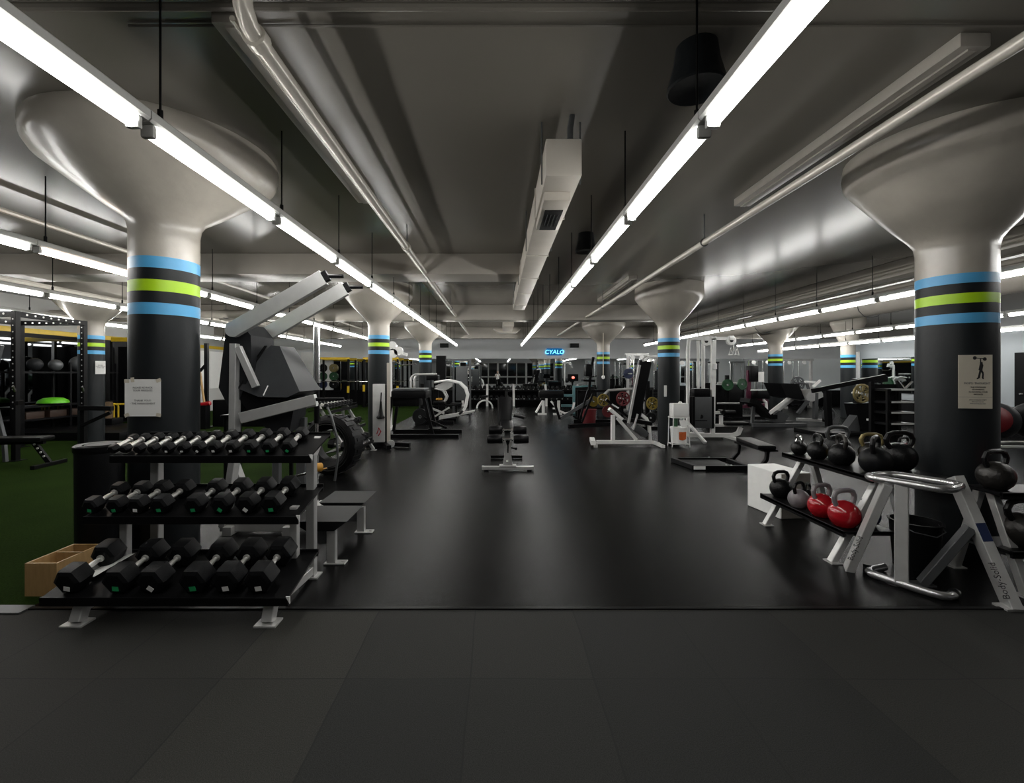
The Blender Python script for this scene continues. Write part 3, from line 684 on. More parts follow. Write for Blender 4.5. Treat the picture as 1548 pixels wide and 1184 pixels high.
# white plyo box behind the aisle rack
t = thing('plyo_box', 'white box with a grey side, on the floor behind the kettlebell rack', 'box', (3.05, 4.90, 0), R(8))
MB().box((0, 0, .235), (.34, .5, .47), r=.006).build('body', 'white', t)
MB().box((.0, -.2525, .235), (.33, .004, .46)).build('front_panel', 'beam', t)
# small black bucket
t = thing('bucket', 'small black bucket standing behind the silver A-frame', 'bucket', (3.27, 3.52, 0))
MB().lathe([(.135, 0), (.16, .34), (.17, .342), (.17, .354), (.155, .354), (.13, .02), (0, .02)], n=28).build('body', 'rubber', t)
MB().tube([(-.165, 0, .34), (-.12, -.12, .30), (0, -.175, .28), (.12, -.12, .30), (.165, 0, .34)], .004, 6).build('handle', 'steel_d', t)
# silver A-frame stand
t = thing('dip_stand', 'silver A-frame stand with a rounded top loop in front of the right column', 'stand', (2.98, 3.2, 0))
FL, FR, BR, BL = Vector((2.72, 3.34, .735)), Vector((2.945, 2.94, .735)), Vector((3.20, 3.08, .735)), Vector((2.98, 3.44, .735))
def loop(c, r, z):
    out = []
    for i in range(4):
        p = Vector((c[i].x, c[i].y, z)); a = (Vector(c[i-1])-Vector(c[i])); b = (Vector(c[(i+1) % 4])-Vector(c[i])); a.z = b.z = 0
        a = a.normalized()*r; b = b.normalized()*r
        out += [p+a, p+a*.45+b*.12, p+a*.12+b*.45, p+b]
    return out
WB().tube(loop([FL, FR, BR, BL], .09, .735), .027, 12, closed=True).build('top_loop', 'satin', t)
bl = loop([FL, FR, BR, BL], .09, .03)
# floor loop: open at the back
WB().tube([Vector((2.94, 3.42, .03))]+bl[0:8]+[Vector((3.08, 3.02, .03))], .027, 12).build('floor_loop', 'satin', t)
for i, p in enumerate((bl[0], bl[7])): WB().cyl(p+Vector((0, 0, 0)), p+(Vector((-.04, .03, 0)) if i == 0 else Vector((.035, .03, 0))), .031, 12).build('rubber_end', 'rubber', t)
mid = (FL+FR)/2
WB().bar((2.835, 3.155, .03), (2.835, 3.155, .72), .075, .055, up=(1, 1, 0)).build('post', 'steel', t)
lg = WB(); a, b = Vector((2.80, 3.235, .71)), Vector((2.685, 3.44, 0)); lg.bar(a, b, .055, .10, up=(-.45, -.9, 0)); lo = lg.build('leg', 'steel', t)
q = a.lerp(b, .72)
def along(name, body, size, p, d, face, parent, root):
    """lettering centred at p, reading along d on a face whose outward normal is face"""
    d = d.normalized(); n = (face-d*face.dot(d)).normalized(); u = n.cross(d)
    o = text(name, body, size, 'ink', parent, (0, 0, 0), (0, 0, 0))
    o.matrix_local = Matrix.Translation(p-root.location)@Matrix((d, u, n)).transposed().to_4x4()
    return o
nf = Vector((-.45, -.9, 0)); d = (a-b).normalized(); nf = (nf-d*nf.dot(d)).normalized()
along('lettering', 'Body-Solid', .048, q+nf*.0505-(a-b).cross(nf).normalized()*.015, a-b, nf, lo, t)
a, b = Vector((3.255, 3.20, .765)), Vector((3.29, 2.87, 0)); up = Vector((-.9, -.35, 0)); d = (a-b).normalized(); nf = Vector((-.35, -.93, 0)); nf = (nf-d*nf.dot(d)).normalized()
lg = WB(); lg.bar(a, b, .058, .12, up=nf); lo = lg.build('leg', 'steel', t)
along('lettering', 'Body-Solid', .05, a.lerp(b, .80)+nf*.0605-(a-b).cross(nf).normalized()*.016, a-b, nf, lo, t)
lg = WB(); lg.bar(a.lerp(b, .38)+nf*.0612, a.lerp(b, .52)+nf*.0612, .052, .002, up=nf); lg.build('dark_label', 'bluer', lo)
lg = WB(); lg.box((b.x, b.y+.01, .006), (.15, .09, .012)); lg.build('foot_plate', 'steel', lo)
br = WB(); c = a.lerp(b, .42); br.bar(c+Vector((-.02, .03, 0)), (3.02, 3.20, .01), .05, .09, up=(-.5, -.8, 0)); br.box((3.02, 3.20, .005), (.13, .09, .01)); br.build('brace', 'steel_d', t)
# ================================================================ left middle ground
# ---- silver and black arm machine behind the rack
def L(pts): return [Vector(p) for p in pts]
t = thing('arm_machine', 'tall silver machine with two long sloping arms and a charcoal hood, behind the dumbbell rack', 'gym machine', (-2.2, 4.5, 0))
for Y, x0, z0, x1, z1 in ((4.22, -2.47, 1.915, -1.63, 2.40), (4.76, -2.47, 1.90, -1.61, 2.40)):
    m = WB(); m.bar((x0, Y, z0), (x1, Y, z1), .055, .145); m.cyl((x0, Y-.0275, z0), (x0, Y+.0275, z0), .0725, 20); a = m.build('arm', 'steel', t)
    m = WB(); d = Vector((x1-x0, 0, z1-z0)).normalized(); p = Vector((x1, Y, z1)); m.bar(p, p+d*.05, .05, .10); m.build('end_cap', 'blackm', a)
    m = WB(); m.tube([p+d*.03, p+d*.03+Vector((.16, 0, .0))], .018, 10); m.build('handle', 'rubber', a)
m = WB(); m.prism([W(362, 505, 4.5).xz, W(383, 492, 4.5).xz, W(398, 510, 4.5).xz, W(400, 560, 4.5).xz, W(372, 625, 4.5).xz, W(352, 585, 4.5).xz], 4.27, 4.71); m.build('pivot_housing', 'foam', t)
for Y in (4.25, 4.73): m = WB(); m.rbar([W(356, 520, Y), W(354, 700, Y), Vector((-2.58, Y, .06))], .06, .10); m.build('upright', 'steel', t)
m = WB(); m.bar(W(360, 525, 4.22), W(387, 585, 4.22), .05, .06); m.build('link_bar', 'steel', t)
hp = [W(399, 520, 4.3), W(413, 521, 4.3), W(458, 592, 4.3), W(440, 601, 4.3), W(397, 600, 4.3), W(350, 583, 4.3)]
m = WB(); m.prism([p.xz for p in hp], 4.22, 4.74, inset=.02)
for v in m.v:
    if v.y < 4.5: v.y += max(0, v.z-1.28)*.42
hd = m.build('hood', 'hood', t)
m = WB()
for f in (.25, .5): a_, b_ = W(350+f*22, 583+f*6, 4.25), W(399+f*8, 523, 4.42); m.bar(a_, b_, .012, .012, up=(0, 1, 0), r=.002)
m.build('seam', 'blackm', hd)
m = WB(); m.bar(W(398, 598, 4.222), W(405, 583, 4.262), .010, .006, up=(0, 1, 0), r=.002); m.build('pull_tab', 'white', hd)
m = WB(); m.prism([p.xz for p in (W(350, 584, 4.3), W(397, 601, 4.3), W(440, 602, 4.3), W(420, 612, 4.3), W(374, 620, 4.3))], 4.29, 4.72); m.build('hood_base', 'blackm', t)
m = WB()
pa = W(402, 603, 4.45); m.ell((pa.x+.13, 4.48, pa.z+.005), (.21, .22, .055), 20); m.ell((pa.x+.26, 4.48, pa.z-.01), (.14, .2, .05), 20); m.build('cushion', 'vinyl', t)
m = WB(); m.bar(W(365, 632, 4.76), W(478, 607, 4.76), .06, .10); m.build('lower_arm', 'steel', t)
m = WB(); m.bar(W(365, 632, 4.22), W(478, 604, 4.22), .06, .10); lb = m.build('lower_arm', 'steel', t)
m = WB(); q = W(478, 604, 4.22); m.tube([q+Vector((-.01, 0, 0)), q+Vector((.26, .0, .005))], .016, 10); m.build('grip_bar', 'rubber', lb)
m = WB(); m.prism([p.xz for p in (W(395, 628, 4.5), W(455, 612, 4.5), W(448, 650, 4.5), W(420, 650, 4.5))], 4.35, 4.65); m.build('lower_shroud', 'foam', t)
for x0 in (-2.50, -1.95): m = WB(); m.bar((x0, 4.15, .04), (x0, 5.05, .04), .08, .08); m.build('base_rail', 'steel', t)
m = WB(); m.bar((-2.6, 4.25, .06), (-1.6, 4.25, .06), .08, .08); m.bar((-2.35, 4.35, .12), (-1.75, 4.25, .34), .06, .06); m.box((-2.3, 4.4, .14), (.3, .2, .06), r=.01); m.build('base_frame', 'steel', t)
m = WB(); m.bar((-2.0, 4.6, .10), (-2.0, 4.6, 1.05), .09, .07, up=(0, 1, 0)); m.bar((-2.28, 4.65, .10), (-2.28, 4.65, 1.0), .07, .07, up=(0, 1, 0)); m.build('centre_post', 'steel_d', t)
m = WB(); pp = W(478, 706, 4.25); m.cyl(pp+Vector((-.02, -.03, .0)), pp+Vector((.035, .03, -.01)), .042, 18); m.build('orange_roller', 'orange', t)
m = WB(); m.tube([W(440, 722, 4.3), W(495, 708, 4.3)], .012, 8); m.bar((-2.0, 4.3, .5), W(440, 722, 4.3), .04, .04); m.build('roller_peg', 'chrome', t)
m = WB(); m.tube([(-2.5, 4.24, .3), (-2.46, 4.16, .25), (-2.40, 4.2, .2), (-2.47, 4.24, .26)], .015, 8); m.build('strap', 'yellow', t)
# chrome post just right of the machine
t = thing('chrome_post', 'thin upright chrome post right of the arm machine', 'post', (-2.0, 4.98, 0))
m = MB(); m.cyl((0, 0, 1.42), (0, 0, 2.02), .036, 16); m.cyl((0, 0, 1.40), (0, 0, 1.43), .044, 16); m.build('chrome_sleeve', 'chrome', t)
m = MB(); m.cyl((0, 0, .95), (0, 0, 1.40), .03, 14); m.build('dark_sleeve', 'blackm', t)
m = MB(); m.cyl((0, 0, .02), (0, 0, .95), .02, 12); m.build('pole', 'chrome', t); m = MB(); m.cyl((0, 0, 0), (0, 0, .03), .11, 24); m.build('base', 'blackm', t)
# ---- two step stands at the aisle side of the machine
def step_stand(label, x0, x1, y, z, xf):
    t = thing('step_stand', label, 'step', (xf, y, 0), 0, 'step stands by the arm machine')
    top = MB(); w = x1-x0
    top.prism([(x0-xf, z), (x1-xf, z), (x1-xf-.10, z-.075), (x0-xf+.12, z-.075)], -.02, .40); top.build('step_top', 'rubber', t)
    p = MB(); p.bar((-.02, .06, .01), (-.02, .06, z-.06), .07, .05, up=(0, 1, 0)); p.build('leg', 'steel', t)
    p = MB(); p.box((.01, .06, .006), (.17, .08, .012), r=.003); p.cyl((.07, .06, .012), (.07, .06, .018), .014, 10); p.build('foot_plate', 'steel', t)
    p = MB(); p.box((-.11, .07, z-.14), (.16, .035, .12), r=.004); p.bar((-.2, .08, z-.06), (x0-xf+.03, .08, z-.06), .03, .03); p.build('bracket', 'steel_d', t)
step_stand('nearer of the two black-topped steps with a silver leg behind the rack', -1.60, -1.165, 3.5, .355, -1.29)
step_stand('further of the two black-topped steps with a silver leg behind the rack', -1.66, -1.235, 4.2, .30, -1.27)
# ---- tyre
t = thing('tractor_tyre', 'big black tyre standing on edge behind the dumbbell rack', 'tyre', (-2.47, 6.75, 0), R(-13))
m = MB(); prof = []; r1, r0, w = .44, .235, .15
for (r, z) in ((r0, -w*.5), (r0+.05, -w*.8), (r0+.10, -w), (r1-.05, -w*.95), (r1, -w*.72), (r1, w*.72), (r1-.05, w*.95), (r0+.10, w), (r0+.05, w*.8), (r0, w*.5), (r0-.01, 0), (r0, -w*.5)): prof.append((r, z))
m.lathe(prof, (0, 0, r1+.002), (0, 1, 0), n=48, caps=False); m.build('carcass', 'rubber', t, smooth=30)
m = MB()
for k in range(32):
    a = 2*math.pi*k/32
    T = Matrix.Translation((0, 0, r1+.002))@Matrix.Rotation(a, 4, 'Y')
    m.box((0, .05*(1 if k % 2 else -1), r1+.004), (.05, .20, .008), T)
m.build('tread', 'rubber', t)
m = MB()
for q in (r0+.07, r0+.13): m.lathe([(q, -w*1.0), (q+.008, -w*1.03), (q+.016, -w*1.0)], (0, 0, r1+.002), (0, 1, 0), n=48, caps=False)
m.build('sidewall_ring', 'rubber', t)
# bent grey rod leaning in front of the tyre
t = thing('bent_rod', 'bent grey rod leaning against the big tyre', 'rod', (-2.28, 6.25, 0)); MB().tube([(-.12, .1, 1.02), (-.05, .05, .92), (.05, .0, .62), (.06, .0, .30), (.02, 0, .01)], .016, 8).build('rod', 'steel_d', t)
# ---- long side dumbbell rack beyond the tyre, facing the aisle
side_t = thing('dumbbell_rack', 'low three-tier dumbbell rack beyond the tyre, facing the aisle', 'rack', (-2.75, 8.2, 0))
TI = [(-2.46, .17, .42), (-2.62, .50, .38), (-2.78, .86, .36)]
for x, z, dp in TI:
    m = WB(); m.bar((x-dp/2, 7.45, z+.04), (x-dp/2, 8.90, z+.04), dp, .012, up=(-.2, 0, 1)); m.bar((x, 7.45, z), (x, 8.90, z), .03, .05); m.build('shelf', 'blackm', side_t)
for y in (7.55, 8.8):
    m = WB(); m.rbar([(-2.42, y, .02), (-2.50, y, .14), (-3.0, y, .95)], .05, .05); m.box((-2.42, y, .005), (.10, .10, .01)); m.build('upright', 'steel', side_t)
    m = WB(); m.bar((-3.02, y, 0), (-3.02, y, .95), .05, .05); m.build('rear_post', 'steel', side_t)
nm = ['bottom', 'middle', 'top']
base_db = {}
for ti, (x, z, dp) in enumerate(TI):
    n = (7, 8, 9)[ti]; r = (.085, .07, .055)[ti]; hl = (.10, .085, .07)[ti]
    pr = dumbbell(r, hl, .12, None); first = True
    for i in range(n):
        o = pr if first else dup(pr); first = False
        o.location = (x-dp*.5-.01, 7.56+i*(1.25/(n-1)), z+.046+r*.89+.01); o.rotation_euler = (0, R(12), R(90))
        o.rotation_euler = Matrix.Rotation(R(11), 3, 'Y').to_4x4().to_euler() if False else (R(11), 0, R(90))
        tag(o, 'black dumbbell, '+ORD[i]+' from the near end on the '+nm[ti]+' tier beyond the tyre', group='dumbbells on the rack beyond the tyre')
# ---- grey roll and duffel on top behind the machine
t = thing('foam_roller', 'rolled grey mat lying behind the chrome post', 'mat', (-3.05, 5.75, 0))
m = MB(); m.cyl((-.28, 0, 1.07), (.0, -.0, 1.07), .085, 24); m.cyl((-.285, 0, 1.07), (-.275, 0, 1.07), .03, 16); m.build('roll', 'steel_d', t)
m = MB(); m.box((.05, .05, .97), (.9, .4, .03), r=.006); 
for sx in (-.36, .46):
    for sy in (-.1, .2): m.bar((sx, sy, 0), (sx, sy, .955), .04, .04, up=(0, 1, 0))
o = m.build('side_table', 'blackm'); o.location = (-3.05, 5.75, 0); tag(o, 'plain black stand carrying the grey roll and the bag behind the chrome post', 'stand')
o = MB().ell((0, 0, .08), (.17, .14, .09), 20).ell((.12, .02, .07), (.1, .12, .075), 16).ell((-.09, 0, .09), (.1, .13, .08), 16).build('duffel_bag', 'foam'); o.location = (-2.80, 5.72, .985); tag(o, 'dark grey bag lying beside the grey roll', 'bag')
# ---- cable tower in front of the second left column
t = thing('cable_tower', 'slim silver-panelled tower with a hanging black rope before the second left column', 'gym machine', (-2.40, 9.2, 0), R(12))
m = MB(); m.box((-.02, -.06, .70), (.24, .10, 1.18), r=.012); pn = m.build('panel', 'steel', t)
m = MB(); m.bar((.17, 0, .03), (.17, 0, 1.72), .07, .07, up=(0, 1, 0)); m.build('post', 'duct', t)
m = MB(); m.box((.11, .02, .68), (.05, .10, 1.2), r=.01); m.build('side_strip', 'blackm', t)
m = MB(); m.lathe([(.0, .95), (.018, .94), (.03, .80), (.05, .66), (.085, .62), (.075, .60), (0, .60)], (.02, -.14, 0), n=14); m.tube([(.02, -.13, .94), (.03, -.13, 1.12)], .012, 8); m.build('rope_handle', 'blackm', t)
m = MB(); m.rbar([(-.06, -.113, .28), (-.02, -.113, .40), (.02, -.113, .33), (-.03, -.113, .24)], .018, .004, up=(0, 1, 0), r=.001); m.build('red_mark', 'red', pn)
for a, l in ((R(-20), .55), (R(-75), .42), (R(205), .4)):
    m = MB(); m.bar((.08, 0, .06), (.08+l*math.cos(a), l*math.sin(a), .05), .09, .08); m.build('leg', 'blackm', t)
m = MB(); m.cyl((.22, -.12, .08), (.22, -.16, .08), .075, 22); m.cyl((.22, -.155, .08), (.22, -.165, .08), .03, 14); m.build('wheel', 'steel', t)
# ---- black frame with a flat table top (seen between the second and third left columns)
t = thing('frame_machine', 'black machine with a wide flat top and four slanting legs, left of the aisle', 'gym machine', (-1.9, 11.0, 0))
m = MB(); m.box((-.20, 0, 1.12), (.75, .80, .05), r=.015); m.build('top', 'steel_d', t)
m = MB(); m.box((-.20, 0, 1.00), (.82, .78, .18), r=.02); m.box((-.28, 0, .82), (.62, .6, .2), r=.03); m.build('hood', 'blackm', t)
for sx, y in ((-.60, -.35), (-.60, .35), (.15, -.35), (.15, .35)):
    m = MB(); m.bar((sx, y, .95), (sx+(-.12 if sx < 0 else .22), y, .05), .07, .07, up=(0, 1, 0)); m.build('leg', 'blackm', t)
for y in (-.5, .45): m = MB(); m.bar((-.75, y, .04), (1.0, y, .04), .08, .08); m.build('base_rail', 'blackm', t)
m = MB(); m.bar((.15, -.3, .45), (.70, -.3, .2), .05, .05); m.box((.4, -.1, .17), (.3, .4, .04), r=.01); m.build('foot_step', 'blackm', t)
# plate behind it
def plate(r, th, mt, hub='steel_d', holes=0, name='weight_plate'):
    t = thing(name, 'x', 'weight plate')
    m = MB()
    m.lathe([(r*.80, -th*.3), (r*.82, -th*.5), (r*.97, -th*.5), (r, -th*.38), (r, th*.38), (r*.97, th*.5), (r*.82, th*.5), (r*.80, th*.3), (r*.80, -th*.3)], axis=(0, 1, 0), n=32, caps=False)
    if holes:
        for k in range(holes):
            a0 = 2*math.pi*k/holes; a1 = a0+2*math.pi/holes*.42
            vs = []; fs = []
            for y in (-th*.3, th*.3):
                for a in (a0, (a0+a1)/2, a1):
                    vs += [(r*.26*math.cos(a), y, r*.26*math.sin(a)), (r*.81*math.cos(a), y, r*.81*math.sin(a))]
            fs = [(0, 1, 3, 2), (2, 3, 5, 4), (6, 8, 9, 7), (8, 10, 11, 9), (0, 2, 8, 6), (2, 4, 10, 8), (1, 7, 9, 3), (3, 9, 11, 5), (0, 6, 7, 1), (4, 5, 11, 10)]
            m.add(vs, fs)
        m.lathe([(r*.27, -th*.45), (r*.27, th*.45), (r*.12, th*.45), (r*.12, -th*.45), (r*.27, -th*.45)], axis=(0, 1, 0), n=20, caps=False)
        m.lathe([(r*.55, -th*.3), (r*.60, -th*.3), (r*.60, th*.3), (r*.55, th*.3), (r*.55, -th*.3)], axis=(0, 1, 0), n=24, caps=False)
    else: m.lathe([(r*.81, -th*.25), (r*.15, -th*.28), (r*.15, th*.28), (r*.81, th*.25)], axis=(0, 1, 0), n=32, caps=False)
    m.build('disc', mt, t)
    h = MB(); h.lathe([(r*.13, -th*.52), (r*.20, -th*.52), (r*.20, th*.52), (r*.13, th*.52), (r*.13, -th*.52)], axis=(0, 1, 0), n=18, caps=False); h.build('hub_ring', hub, t)
    return t
def put_plate(r, th, mt, loc, rz, label, group, holes=0, hub='steel_d'):
    o = plate(r, th, mt, hub, holes); o.location = loc; o.rotation_euler = (0, 0, rz); tag(o, label, group=group); return o
o = put_plate(.24, .05, 'rubber', (-2.25, 13.1, .245), R(-15), 'black weight plate standing on edge behind the black frame machine', 'loose plates')
# ---- grey lever press with white arms, further back left of the aisle
t = thing('lever_press', 'grey lever machine with curved white arms, left of the aisle towards the back', 'gym machine', (-1.55, 13.8, 0))
m = MB()
for y in (-.3, .3): m.tube(L([(-1.05, y, .60), (-1.05, y, 1.30)])+arc((-.87, 1.30), .18, 180, 90, 4, 'xz', y)+L([(-.35, y, 1.48)]), .035, 10)
m.build('curved_frame', 'steel', t)
m = MB(); m.box((-.42, 0, 1.38), (.36, .55, .16), r=.03); m.bar((-.33, 0, .1), (-.33, 0, 1.4), .14, .12, up=(0, 1, 0)); m.bar((-.75, 0, .1), (-.75, 0, 1.2), .10, .10, up=(0, 1, 0)); m.build('column', 'blackm', t)
for y in (-.28, .28):
    m = MB(); m.tube([(-.35, y, 1.24), (.05, y, 1.30), (.40, y, 1.22), (.58, y, 1.05), (.64, y, .85), (.57, y, .48), (.50, y, .34)], .035, 10); a = m.build('press_arm', 'whitem', t)
    m = MB(); m.tube([(.52, y, .38), (.40, y, .28)], .04, 10); m.build('grip', 'rubber', a)
m = MB(); m.prism([(-.35, 1.12), (-.05, 1.26), (.20, 1.24), (.16, 1.10), (-.10, .95)], -.22, .22); m.build('shield', 'steel', t)
m = MB(); m.tube([(-.35, -.2, 1.05), (-.10, -.2, 1.0), (.0, -.2, .80), (-.05, -.2, .66)], .028, 8); m.tube([(-.35, .2, 1.05), (-.10, .2, 1.0), (.0, .2, .80), (-.05, .2, .66)], .028, 8); m.build('lever', 'steel', t)
m = MB(); m.box((-.22, 0, .62), (.34, .4, .09), r=.03); m.build('seat', 'vinyl', t); m = MB(); m.box((-.24, .0, .72), (.18, .16, .06), r=.02); m.build('seat_mark', 'orange', t)
m = MB(); m.bar((-.45, -.1, .50), (.45, -.1, .56), .08, .05); m.build('foot_bar', 'blackm', t)
m = MB(); m.bar((-.9, -.42, .05), (.25, -.42, .05), .09, .09); m.bar((-.9, .42, .05), (.25, .42, .05), .09, .09); m.bar((-.2, -.5, .05), (-.2, .5, .05), .09, .09); m.build('base_frame', 'blackm', t)
m = MB(); m.prism([(-.20, .12), (.15, .18), (.85, .34), (.86, .38), (.15, .27), (-.20, .22)], -.3, .1); m.build('foot_plate', 'steel', t)
m = MB(); m.bar((-.42, -.25, .45), (-.05, -.25, .30), .06, .06); m.bar((-.35, -.25, .2), (.1, -.25, .48), .05, .05); m.build('link_bar', 'steel', t)
# second black pull-down tower behind
t = thing('stack_machine', 'black tower machine between the third left column and the lever press', 'gym machine', (-1.95, 16.4, 0))
m = MB(); m.bar((-.1, 0, .0), (-.1, 0, 2.15), .34, .25, up=(0, 1, 0)); m.build('tower', 'blackm', t)
m = MB(); m.bar((.35, 0, 0), (.35, 0, 2.0), .07, .07, up=(0, 1, 0)); m.bar((-.1, 0, 2.0), (.95, 0, 2.0), .08, .08); m.bar((.95, 0, 0), (.95, 0, 2.04), .07, .07, up=(0, 1, 0)); m.build('frame', 'steel_d', t)
m = MB(); m.box((.65, 0, 1.15), (.42, .14, 1.25), r=.02); m.build('shroud', 'steel_d', t)
m = MB(); m.box((.5, -.5, .42), (.4, .4, .1), r=.03); m.bar((.5, -.5, 0), (.5, -.5, .4), .06, .06); m.build('seat', 'vinyl', t)
m = MB(); m.bar((-.3, .2, .04), (1.0, .2, .04), .08, .08); m.bar((.5, -.7, .04), (.5, .2, .04), .08, .08); m.build('base', 'blackm', t)

# ================================================================ turf side: rig, bench, hurdles, shelves
t = thing('power_rig', 'black rig of drilled uprights standing on the turf before the far left column', 'rig', (-8.4, 8.5, 0))
ZR = 2.58
for (x, y) in ((-8.30, 7.75), (-8.46, 9.2), (-9.75, 7.75), (-9.75, 9.2)):
    m = WB(); m.bar((x, y, 0), (x, y, ZR), .085, .085, up=(0, 1, 0)); m.box((x, y, .005), (.2, .2, .01)); u = m.build('upright', 'blackm', t)
    if y < 8 or x > -9:
        m = WB()
        for k in range(15): m.cyl((x-.004, y-.046, .9+k*.11), (x-.004, y-.040, .9+k*.11), .012, 8)
        m.build('hole', 'steel', u)
for a, b in (((-8.30, 7.75), (-8.46, 9.2)), ((-9.75, 7.75), (-9.75, 9.2)), ((-8.30, 7.75), (-9.75, 7.75)), ((-8.46, 9.2), (-9.75, 9.2))):
    m = WB(); m.bar((*a, ZR-.05), (*b, ZR-.05), .08, .09); c = m.build('cross_beam', 'blackm', t)
    m = WB(); va, vb = Vector((*a, ZR-.05)), Vector((*b, ZR-.05)); s = Vector((.043, 0, 0)) if abs(va.x-vb.x) < .5 else Vector((0, -.043, 0))
    for k in range(1, 9): p = va.lerp(vb, k/9)+s; m.cyl(p, p+s*.12, .018, 8)
    m.build('bolt', 'whitem', c)
m = WB(); m.bar((-8.36, 7.9, 1.0), (-8.15, 7.62, 1.0), .05, .07); m.build('safety_arm', 'blackm', t)
m = WB(); m.bar((-8.50, 9.15, .80), (-7.75, 9.05, .80), .07, .09); m.bar((-7.78, 9.05, .72), (-8.42, 9.12, .45), .05, .06); m.build('safety_arm', 'blackm', t)
for (z, x, y) in ((1.15, -8.34, 9.12), (1.2, -8.22, 7.72)): m = WB(); m.bar((x, y-.05, z), (x+.03, y-.12, z+.09), .02, .05); m.build('j_hook', 'chrome', t)
# barbell-like grey folded bar at the picture's left edge
t = thing('leaning_bars', 'bent grey bar leaning beside the near rig upright', 'bar', (-8.5, 7.6, 0)); MB().rbar([(.12, .0, 1.98), (-.06, 0, 1.30), (.16, 0, .42), (.19, 0, .01)], .055, .055, up=(0, 1, 0)).build('bar', 'steel_d', t)
t = thing('flat_bench', 'low black bench standing on the turf in front of the rig', 'bench', (-7.75, 7.25, 0), R(8))
m = MB(); m.box((-.15, 0, .45), (1.2, .30, .07), r=.025); m.build('pad', 'vinyl', t)
m = MB(); m.bar((-.65, 0, .39), (.4, 0, .39), .06, .06); m.build('spine', 'blackm', t)
for x, sx in ((.25, .22), (-.6, -.15)):
    m = MB(); m.bar((x, 0, .38), (x+sx, 0, .05), .07, .05, up=(0, 1, 0)); m.bar((x+sx, -.32, .03), (x+sx, .32, .03), .06, .06); m.build('leg', 'blackm', t)
m = MB()
for k in range(4): m.cyl((.28+k*.045, -.03, .36-k*.065), (.28+k*.045, -.045, .36-k*.065), .016, 8)
m.build('adjuster_pin', 'steel', t)
# raised platform and storage shelves along the left wall
o = MB().box((-9.95, 11.0, .09), (3.0, 1.9, .18), r=.01).build('lifting_platform', 'blackm'); tag(o, 'low dark platform behind the rig by the left wall', 'platform')
o = None
t = thing('storage_shelf', 'black storage shelf along the left wall behind the rig', 'shelf', (-10.95, 11.3, .18))
for z in (.25, .55, 1.35): m = MB(); m.box((0, 0, z), (.5, 2.8, .04)); m.build('shelf_board', 'blackm', t)
for y in (-1.36, 0, 1.36): m = MB(); m.bar((.22, y, 0), (.22, y, 1.6), .05, .05, up=(0, 1, 0)); m.bar((-.22, y, 0), (-.22, y, 1.6), .05, .05, up=(0, 1, 0)); m.build('post', 'blackm', t)
for i, (y, z, r, mt, lab) in enumerate(((10.6, 1.37, .15, 'foam', 'dark ball, left of three on the top shelf by the left wall'), (11.1, 1.37, .14, 'steel_d', 'grey ball, middle of three on the top shelf by the left wall'), (11.7, 1.37, .19, 'steel_d', 'large pale grey ball on the top shelf by the left wall'))):
    o = MB().ell((0, 0, r), (r, r, r), 20).build('slam_ball', mt); o.location = (-10.9, y, z+.18+.02); tag(o, lab, 'ball', 'balls on the left wall shelf')
t = thing('balance_trainer', 'bright lime half ball on the middle shelf by the left wall', 'balance trainer', (-10.86, 11.0, .752))
MB().lathe([(.29, .02), (.30, .04), (.27, .10), (.18, .155), (0, .17)], n=28).build('dome', 'lime', t); MB().lathe([(0, 0), (.30, 0), (.31, .02), (.30, .035)], n=28).build('base', 'blackm', t)
for i in range(3):
    o = MB().box((0, 0, .08), (.34, .42, .16), r=.01).build('foam_block', 'brown'); o.location = (-10.95, 10.5+i*.55, .18+.27); tag(o, ('nearest', 'middle', 'furthest')[i]+' of three brown blocks on the bottom shelf by the left wall', 'block', 'blocks on the left wall shelf')
# yellow hurdles and cork roller
for i in range(5):
    x = -9.95+i*.10
    o = MB().tube(L([(0, -.28, .02), (0, -.28, .58)])+arc((-.20, .58), .08, 180, 90, 3, 'yz', 0)+arc((.20, .58), .08, 90, 0, 3, 'yz', 0)+L([(0, .28, .58), (0, .28, .02)]), .022, 8).tube([(-.0, -.28, .022), (.28, -.28, .022)], .022, 8).tube([(0, .28, .022), (.28, .28, .022)], .022, 8).build('hurdle', 'yellow')
    o.location = (-11.05+i*.12 if i < 3 else -10.50+(i-3)*.13, 12.4, 0); o.rotation_euler = (0, 0, R(-62))
    tag(o, 'yellow tube hurdle, '+ORD[i]+' from the left in the nest beside the left column', 'hurdle', 'yellow hurdles')
t = thing('cork_roller', 'brown cork roll with a pale handle in front of the yellow hurdles', 'roller', (-10.22, 11.75, .34)); MB().cyl((0, .0, 0), (0, 0, .42), .14, 20).build('roll', 'cork', t)
MB().cyl((-.12, -.05, .16), (-.48, -.12, .14), .035, 10).build('handle', 'cream', t)
o = MB().box((-10.22, 11.75, .26), (.6, .36, .16), r=.01).build('plinth', 'blackm'); tag(o, 'small black plinth under the brown cork roll', 'plinth')
t = thing('spray_bottle', 'pale green spray bottle hanging low in front of the yellow hurdles', 'bottle', (-9.2, 10.42, .18)); MB().lathe([(0, 0), (.075, 0), (.08, .02), (.08, .14), (.03, .21), (.03, .24), (0, .24)], n=18).build('body', 'greyk', t)
MB().box((0, 0, .26), (.05, .10, .04), r=.008).build('trigger', 'white', t)
M['paleg'] = mat('pale_green_plastic', (.42, .55, .36), .4, 0, noise=.08)
t.children[0].data.materials[0] = M['paleg']
# notice on the far left column
t = thing('paper_notice', 'small white notice on the far left column behind the rig', 'notice', (-8.46, 9.585, 1.63), R(25)); MB().box((0, 0, 0), (.17, .002, .28)).build('sheet', 'paper', t); text('lettering', 'PLEASE\nWIPE DOWN\nAFTER USE', .026, 'inkgrey', t, (0, -.002, .04))
